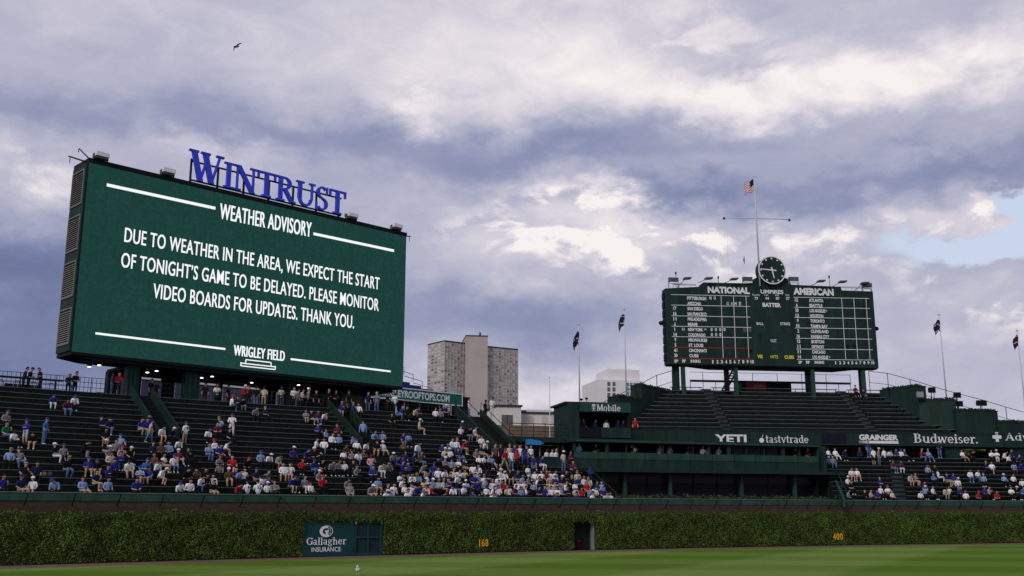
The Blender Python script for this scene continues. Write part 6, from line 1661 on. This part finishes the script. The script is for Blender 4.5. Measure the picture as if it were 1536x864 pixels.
# (zoom origin, zoom scale) then: x,y of hip (or feet when standing), shirt, head, bottoms[, pose]
LEFT = """
A 40,215,Gbk 50,318,Ehj 115,362,Whk 210,402,Bbl,t1 370,412,Cbj,t4@40 285,392,Khs,s1 70,558,Lyk 170,545,GHj,s4 470,508,Kww 545,488,Gbk 565,615,Kyj 700,472,Khd,s1@30 755,604,Bbs 845,612,Kbs,s1 450,58,Bbw,s1 575,80,Mhj,s1 640,62,Wbk,s1 175,772,Nbs 280,765,Wwd 485,792,Lbk 300,690,Nhk 205,672,Kgk 710,782,Lhs 815,764,Nhs 8,772,Bhk
B 345,245,Bht 390,248,Bht 420,352,Phj,t2@80 515,335,Whs,s1 605,338,Nwk,s1 725,365,Wbs,t4,49@205 45,362,Khs,s2 15,262,Nhk 85,268,Nhj,s1 175,385,Lbk 30,472,Kwt 70,488,Gwt 125,482,Ghk 180,500,Prk,s5 245,492,Kwk 75,575,Thk 165,592,Bhk 135,642,Bhk,s1 250,602,Wks 65,704,Bhk@50 345,702,Lbs 390,645,Cbk 425,704,Bks 475,655,Wkk 500,704,Wws,s1 450,492,Nhk 520,475,Oyk 470,565,Ohk 545,566,Whs 585,466,Lhk 665,425,Wbk,s1 625,568,Wbj 680,518,Mwt,s4 755,510,Khk 60,800,Lhk 305,792,Bhk 690,784,Wbk,s1 765,778,Whk 748,678,Khk 840,688,Ohk 855,778,Whj 905,778,Khk 430,244,Bhk
C 265,62,Wrj@60 365,78,Khg,s1 330,55,Nhk 465,135,GHk 560,145,Nyk 270,302,Wbw,t3 180,258,Lyk 55,325,Wbk,s1 150,315,Mhk 250,362,Khk,s5 130,425,Wrk 205,436,Wbs@30 70,498,Lhj 160,485,Bhk 165,566,Grk 270,596,Rhd 395,604,Krk 170,648,Gkk,s1 520,556,Lbk 585,556,Wwk 655,556,Tks 800,518,Bwk 900,520,Bbk 720,648,Whs 775,648,Whs,s5 870,606,Rhk 770,758,Bbs,s1 835,738,Nbk 900,768,Ghw 480,696,Nbt 560,688,Gyt,s1 375,676,Whk 320,708,Lhk 250,726,Ows 290,696,Bhk 300,796,Rhk,s1 405,804,Whk,s3,44@190 500,806,Whk,s3,53@175 530,758,Wbk 590,746,Bks 575,812,Wwk 650,796,Ghk 100,788,Khs 10,778,Whk 45,688,Khk 915,176,Ght
D 75,176,Nht 125,178,Mhj 185,186,Whk,s1 360,100,Bgt 410,108,Kkk 450,108,Byk 505,108,Whk 790,224,Khk 835,128,Lbj@60 880,126,Bhk 155,316,Bhk 225,326,Lhk 325,308,MHk 135,408,Whk@40 205,408,Whj 270,388,Whk 330,378,Lhk 540,365,Lkk,t0@160 640,356,Lhk 710,348,Lhk 660,438,Khs 715,436,Wwl 885,376,Bhj 480,406,Lhk 490,448,Wbk 555,458,Whk 390,488,Okk 375,536,Whk 445,538,Gkk 500,538,Whj 545,548,OHk 615,558,PHj,s5 135,528,Kwk 110,618,Bbj 185,606,Khk 265,628,Ghk 320,628,Ghk 385,616,Whk 455,626,Khk 485,656,Ghk@40 630,668,Bhk 685,628,Thw 765,628,Ghk,s1 810,546,Gwk,s1 830,606,Bhk 890,608,Bhk 890,468,Ohk 155,708,Gwk 95,796,Wkk 185,786,Rrk 405,748,Ght,s1 430,806,Ght 600,804,Gws,s1 665,796,Lhs 800,812,Whk 860,748,Wbk 905,812,Whk
E 205,125,Tws@30 85,236,Lhk 165,336,Whj,s1 225,476,Ohj 140,466,Bhk,s3 40,468,Bhk 30,528,Bhk 90,576,Bhk 145,546,Khk 215,588,Ghs,s1 650,196,Wbk 675,136,Nwk 730,188,Khg 800,176,Whs@30 560,308,Whj 610,308,Wgj 670,298,Rhs@40 455,346,Bhk 525,346,Bhk 480,406,Twk 815,406,Ghk 855,488,Whk 430,476,Bhk 480,526,Gwk 375,526,Kyk,s1 530,438,Wwk 640,428,Nhj,s4 560,518,Lkk 625,556,Whk 690,518,Nhs,s4 410,646,Whk 475,646,Whk 560,626,Tyk 610,656,Whk 695,646,Thk 540,696,Nhk 790,606,Whs 830,606,Whk 135,696,Whk 195,716,Lyk,s1 285,716,Wyw 15,726,Whk 65,816,Whk 145,806,Bkk 280,796,Whk 320,816,Rhk 345,756,Lwk 385,756,Wgk 455,776,Wgs 500,746,Bhk 580,796,Whk,s1 590,706,Wwk 685,796,Wwk@30 720,736,Lwk 810,746,Bhk 760,796,Nhk 250,746,Yhk 850,706,Lhk
F 85,286,Wkk 110,326,Wwk,s1 85,386,Nht 230,346,Bhj 335,548,Rrs,t2@60 410,556,Wyj,t0 462,546,Rrk,t3 512,510,Brj,t3@150 562,565,Bhd,t2@250 640,488,Bhj,s4 730,488,Bhw,s2 195,508,Lyl,s4 70,498,Whk 110,508,Lhk 130,628,Nhs 285,668,Www 330,668,Wwk 385,676,Khs 455,658,Bys 325,746,Rhk 480,746,Whk 540,748,Whk 590,698,Gwk 655,698,Whk 710,706,Nhk 735,668,Whk 525,688,Lhk 650,628,Khs 820,658,Whs 815,748,Tyk 650,796,Lhk 200,766,Wgk 245,786,Lbk 110,786,Lbk 60,728,Wyk 25,728,Bhk 510,824,Lhk 350,834,Yyk 440,826,Mhk 570,834,Whk 140,842,Whk 400,842,Whk 700,806,Nhk 845,834,Whk 760,830,Bhk 30,640,Whs 390,425,TyJ,t0 440,425,Bhk,t3 340,425,Nhk,t0 280,420,OHk,t0 485,425,Whk,t0 540,425,Nkk,t1 590,420,Whk,t0
G 190,522,Twj,t0 270,524,Mhk,t1 300,604,Mhk,t3 85,596,Whs 25,598,Mhs 345,686,Bgk 415,696,Whk 485,668,Tyt,s1 560,690,Bhk,t1 160,696,Nwt 215,628,Khk 320,746,Wbk 390,806,Rhk 485,806,Lwk 565,766,Bhk 635,746,Lhk 640,824,Bhk 545,806,Whk 330,816,Twk 710,834,Whk 780,834,Thk 30,716,Thk 70,806,Whk 130,814,Lbk 240,800,Khk 20,820,Whk
"""
RIGHT = """
H 110,275,Whk 195,285,Whw,s4 290,278,Nhk 495,285,Nrk 605,290,Bgj,t0 670,378,Whd,t4@190 735,382,Gwj,t0 803,382,Whk,t4@200 855,285,Whk 945,276,Bhk 1000,298,Wbk 1055,288,Bhk 900,424,MHj 1000,424,MHw 60,398,Lwk 155,404,Ghj,s4 385,566,Whs 460,556,Wht 340,666,Wwk 375,726,Khk 750,668,Bhk 750,748,Wbk 840,758,Wrk 710,804,Bhk 630,804,Phk 565,796,Khk 900,814,Thk 340,804,Lhk 1100,586,Ths 1180,586,Ghs 1250,266,Rgj 1240,806,Whk
I 110,276,Lgj 250,320,Nwj,t3 530,278,Whs,s4 620,288,Khk 885,258,Whk 950,258,Www 1025,258,Whw 1135,248,Ngk 100,516,Lhk 190,488,Khk 170,596,Chk 230,566,Whw 345,596,Nbt 420,588,Bhw 470,656,Wwt 620,546,Whj 710,566,Whj 790,638,Lgk 815,450,Ngk,s3 890,458,Whl 1090,386,Whk 1205,366,Bgk 1160,486,Lhs 1240,478,Bhk 1045,616,Lwk,s4 1155,638,Whk 60,728,Bhk 70,786,Lwk 160,786,Wbk 300,776,Tht 360,768,Whk 490,796,Bhk 570,806,Wrk 715,806,Rrk 800,786,Bgk 850,786,Phk 950,806,Rhk 1130,778,Whk 1200,778,Kwk 1265,766,Chk 1265,658,Whk
"""
ZO = {'A': (0, 600, 5.76), 'B': (150, 600, 5.76), 'C': (300, 600, 5.76), 'D': (450, 600, 5.76), 'E': (600, 630, 7.2), 'F': (710, 630, 7.2), 'G': (820, 640, 7.52), 'H': (1230, 650, 8.23), 'I': (1380, 650, 8.23)}
PEOPLE = []                                  # dict: pos, yaw, look, pose, where, row, u
prng = random.Random(21)


def face_yaw(x, y): return math.atan2(-x, y) * .4      # 0 = facing the camera side (-Y), towards the field


def parse(s):
    for line in s.strip().splitlines():
        key, *items = line.split(); x0, y0, sc_ = ZO[key]
        for it in items:
            yaw = 0
            if '@' in it: it, yw = it.split('@'); yaw = float(yw)
            f = it.split(','); pose = f[3] if len(f) > 3 else None; num = f[4] if len(f) > 4 else None
            yield x0 + float(f[0]) / sc_, y0 + float(f[1]) / sc_, f[2], pose, yaw, num


TAKEN = {}


def place(px, py, look, pose, yaw, num, stand):
    stand_up = pose and pose[0] == 't'
    best = None
    n = NR if stand == 'left' else NRR
    for k in range(n + 1):
        if stand == 'left':
            fn = pt; z = Z0 + k * RH; v = V0 + k * RW
        else:
            fn = rpt; z = Z0 + k * RRH; v = V0 + k * RW
        vv, zz = (v + .2, z) if stand_up else (v + .42, z + .42)
        if stand == 'left': u = usolve(px, vv, zz)
        else:
            lo, hi = uR0 - 3, uR1
            for _ in range(36):
                m_ = (lo + hi) / 2
                if proj(rpt(m_, vv, zz))[0] < px: lo = m_
                else: hi = m_
            u = lo
        if stand == 'left' and u > UC0 - .2 and k > NC: continue
        if k == n and not stand_up: continue
        e = abs(proj(fn(u, vv, zz))[1] - py)
        if best is None or e < best[0]: best = (e, k, u, vv, zz, fn)
    e, k, u, vv, zz, fn = best
    if stand == 'left' and u > UCE - .35: u = UCE - .35 - prng.random() * .3
    if stand == 'right': u = max(u, uR0 + .4)
    if stand == 'left' and k >= NC and abs(u - UC0) < .35: u = UC0 - .4
    for _ in range(12):                      # nobody sits inside a neighbour
        hit = [q for q in TAKEN.get((stand, k), []) if abs(q - u) < .43]
        if not hit: break
        u = hit[0] + (.44 if u >= hit[0] else -.44)
    TAKEN.setdefault((stand, k), []).append(u)
    p = fn(u, vv, zz); a = math.atan2(Wn(u)[1], Wn(u)[0]) - math.pi / 2 if stand == 'left' else R(8)
    PEOPLE.append(dict(p=p, yaw=a + R(yaw) + R(prng.gauss(0, 22) * (0 if num else 1)), look=look, pose=pose or prng.choice(['s0', 's0', 's1', 's2', 's2', 's3', 's4', 's5']), where=stand, row=k, u=u, num=num))


for q in parse(LEFT): place(*q, 'left')
for q in parse(RIGHT): place(*q, 'right')
for px_, lk_ in ((611, 'Kyk'), (620, 'Tkk'), (628, 'Nkk'), (653, 'Whk'), (660, 'Ghk'), (667, 'Bwk')): place(px_, 625, lk_, None, 0, None, 'left')
fr = random.Random(77)
for _ in range(70):
    row = fr.choice([0, 0, 1, 1, 2, 2, 3, 3, 4, 5]); px_ = fr.uniform(560 + row * 12, 905 - row * 8)
    v_, z_ = V0 + row * RW + .42, Z0 + row * RH + .42; u_ = usolve(px_, v_, z_)
    if any(abs(q - u_) < .40 for q in TAKEN.get(('left', row), [])) or abs(u_ - UC0) < .5: continue
    place(px_, proj(pt(u_, v_, z_))[1], fr.choice('WWWBBLLNKGGTWKNR') + fr.choice('hhhkbwhHyg') + fr.choice('kkjtsgj'), None, 0, None, 'left')
# people standing or sitting on the concourse behind the railing (v behind the top row, look)
def conc(px, dv, look, pose, yaw=0, where='concourse', z=None):
    z = ZTOP if z is None else z
    u = usolve(px, VTOP + dv, z + .9); p = pt(u, VTOP + dv, z); a = math.atan2(Wn(u)[1], Wn(u)[0]) - math.pi / 2
    PEOPLE.append(dict(p=p, yaw=a + R(yaw), look=look, pose=pose, where=where, row=0, u=u))


for px, dv, look, pose, yaw in ((35, 2.0, 'Nhk', 't3', 70), (42, 2.1, 'Kkk', 't3', 60), (62, 1.2, 'Khk', 't3', -80), (103, 2.0, 'Kgk', 't3', 0), (113, 2.1, 'KHk', 't3', 20), (168, .6, 'Bhj', 't0', 70), (177, .9, 'Rhk', 't3', 0),
                                (307, 1.6, 'Khk', 't0', 0), (325, 2.2, 'Wrk', 't3', 0), (344, 3.0, 'Khk', 't0', 40), (366, 2.4, 'Rwk', 't3', 0), (373, 3.0, 'Krk', 't0', 0), (384, 1.6, 'Khj', 't0', 160), (390, 1.6, 'Kkk', 't0', 0), (396, 1.5, 'TTt'[0] + 'ht', 't0', 150), (421, 1.7, 'Thk', 't3', 0),
                                (440, 1.5, 'Whk', 't3', 0), (447, 2.6, 'Ghk', 't0', 90), (452, 2.4, 'Whk', 't3', 40), (462, 1.4, 'Ggk', 't2', 90), (474, 2.6, 'Khk', 't0', 0), (492, 1.6, 'Kgk', 't3', 0), (503, 1.7, 'Khk', 't3', 0), (523, 1.2, 'Kkk', 't0', 0),
                                (226, 3.2, 'Khk', 't0', 30), (233, 3.1, 'KHk', 't0', -30), (552, 1.2, 'Nhj', 't0', 0), (565, 1.0, 'Ggj', 't4', 160), (580, 1.1, 'KHk', 't3', 40), (592, 1.0, 'Whk', 't4', 180), (703, .6, 'Whj', 't0', 60), (728, 1.5, 'Kkk', 't0', 30), (738, -1.0, 'Wkw', 't3', 0)):
    conc(px, dv, look, pose, yaw)
# suites and booth
def fac_person(fac, px, d, z, look, pose, yaw, where):
    s_ = fac.px(px, 670, d)[0]; PEOPLE.append(dict(p=fac.w(s_, d, z), yaw=fac.a + R(yaw), look=look, pose=pose, where=where, row=0, u=s_))


for i, (px, look) in enumerate(((868, 'Lhk'), (893, 'Khk'), (947, 'Khk'), (951, 'Thk'), (989, 'Ghk'), (1004, 'Ghk'), (1031, 'Nhk'), (1053, 'Why'[0] + 'hk'), (1061, 'Ghk'), (1077, 'Lhk'), (1192, 'Khk'), (1210, 'Mhk'))): fac_person(SU, px, .8, zP0 - .35, look, 't3', 0, 'suite')
for px, look in ((870, 'Nhk'), (876, 'Nhk'), (894, 'Nhk'), (910, 'Whk'), (928, 'Nhk'), (936, 'Nhk')): fac_person(TF, px, .9, zq, look, 't0', 0, 'booth')
for px, look in ((820, 'Whk'), (828, 'Whk'), (834, 'Wgk')): fac_person(DF, px, -1.6, zD, look, 't0', 30, 'platform')
q = UF.px(1281, 592, 8)[0]; PEOPLE.append(dict(p=UF.w(q, .42 + uD * 9, zU0 + uH * 9 + .42), yaw=R(0), look='MHk', pose='s0', where='top', row=0, u=q))
q = UF.px(1291, 605, 6.5)[0]; PEOPLE.append(dict(p=UF.w(q, .2 + uD * 7, zU0 + uH * 7), yaw=R(30), look='Nkk', pose='t2', where='top', row=0, u=q))
q = UF.px(953, 641, .2)[0]; PEOPLE.append(dict(p=UF.w(q, .2, zU0 - .5), yaw=R(0), look='Rhk', pose='t0', where='top', row=0, u=q))

# keep the 300 that show largest as individuals
PEOPLE.sort(key=lambda d: d['p'][1] + (30 if d['where'] in ('suite', 'booth') else 0))
IND, REST = PEOPLE[:300], PEOPLE[300:]
ROWN = ['front', 'second', 'third', 'fourth', 'fifth', 'sixth', 'seventh', 'eighth', 'ninth', 'tenth', 'eleventh', 'twelfth', 'thirteenth', 'fourteenth', 'fifteenth', 'sixteenth', 'seventeenth', 'eighteenth', 'top', 'top']


def look_mats(d):
    s_, h_, b_ = d['look']; b_ = b_.lower()
    sk = SKINS[prng.choices([0, 1, 2], [.55, .38, .07])[0]]; sh = PM[(id(SHIRT), s_)]; bt_ = PM[(id(BOT), b_)]
    sleeve = prng.random() < .25
    d['sleeve'] = sleeve
    return [sk, sh, bt_, sk if BOT[b_][2] else bt_, SHOE[0] if prng.random() < .45 else SHOE[1], PM[(id(HEAD), h_)], sh if sleeve else sk]


def desc(d):
    s_, h_, b_ = d['look']; b_ = b_.lower()
    return f"{SHIRT[s_][0]} top, {HEAD[h_][0]}" + (f", {BOT[b_][0]}" if b_ not in 'k' else '')


def wherep(d):
    if d['where'] in ('left', 'right'): return f"{ROWN[min(d['row'], 18)]} row of {d['where']} bleachers"
    return {'concourse': 'behind the left top railing', 'suite': 'at the suite window ledge', 'booth': 'inside the corner booth', 'platform': 'beside the blue awning', 'top': 'in the upper bleachers'}[d['where']]


from collections import defaultdict
grp = defaultdict(list)
for d in IND: grp[(desc(d), wherep(d))].append(d)
for (a, b), ds in grp.items():
    ds.sort(key=lambda d: d['u'])
    for i, d in enumerate(ds):
        tail = '' if len(ds) == 1 else (', leftmost' if i == 0 else (', rightmost' if i == len(ds) - 1 else f', {ordn[i]} from left'))
        d['label'] = f"{'standing ' if d['pose'][0] == 't' else ''}person in {a}, {b}{tail}"
for d in IND:
    ms = look_mats(d); me = pmesh(d['pose'], HEAD[d['look'][1]][2])
    o = bpy.data.objects.new('person', me); col.objects.link(o)
    o.location = d['p']; o.rotation_euler = (R(prng.gauss(0, 3)), R(prng.gauss(0, 4)) if d['pose'][0] == 's' else 0, d['yaw']); s_ = prng.uniform(.85, 1.0); o.scale = (s_ * prng.uniform(1.03, 1.2), s_ * prng.uniform(1, 1.1), s_)
    for i, m_ in enumerate(ms): o.material_slots[i].link = 'OBJECT'; o.material_slots[i].material = m_
    if d.get('num'):
        zc = 1.24 if d['pose'][0] == 't' else .42; LOC[o] = Vector((0, 0, 0)); nf = Fac((0, .19), math.pi); mb = MB()
        for q in (0, .012): text_on(mb, nf, d['num'], -.11 + q, .10 + q, zc - .10, zc + .12, -q * .1, offset=.01)
        mb.build('jersey_number', PM[(id(SHIRT), 'N')], o)
    tag(o, d['label'], 'person', 'spectators in the bleachers')
if REST:
    allm = []; V_ = []; F_ = []; MI = []
    for d in REST:
        ms = look_mats(d); me = pmesh(d['pose'], HEAD[d['look'][1]][2])
        idx = []
        for m_ in ms:
            if m_ not in allm: allm.append(m_)
            idx.append(allm.index(m_))
        Mx = Matrix.Translation(d['p']) @ Matrix.Rotation(d['yaw'], 4, 'Z'); o_ = len(V_)
        V_ += [tuple(Mx @ v.co) for v in me.vertices]
        for p_ in me.polygons: F_.append([o_ + i for i in p_.vertices]); MI.append(idx[p_.material_index])
    me = bpy.data.meshes.new('crowd'); me.from_pydata(V_, [], F_); me.polygons.foreach_set('material_index', MI); me.polygons.foreach_set('use_smooth', [True] * len(F_))
    for m_ in allm: me.materials.append(m_)
    o = bpy.data.objects.new('crowd', me); col.objects.link(o)
    tag(o, 'distant spectators in the right bleachers and suites', 'crowd', kind='stuff')
print('people', len(PEOPLE), 'individual', len(IND))
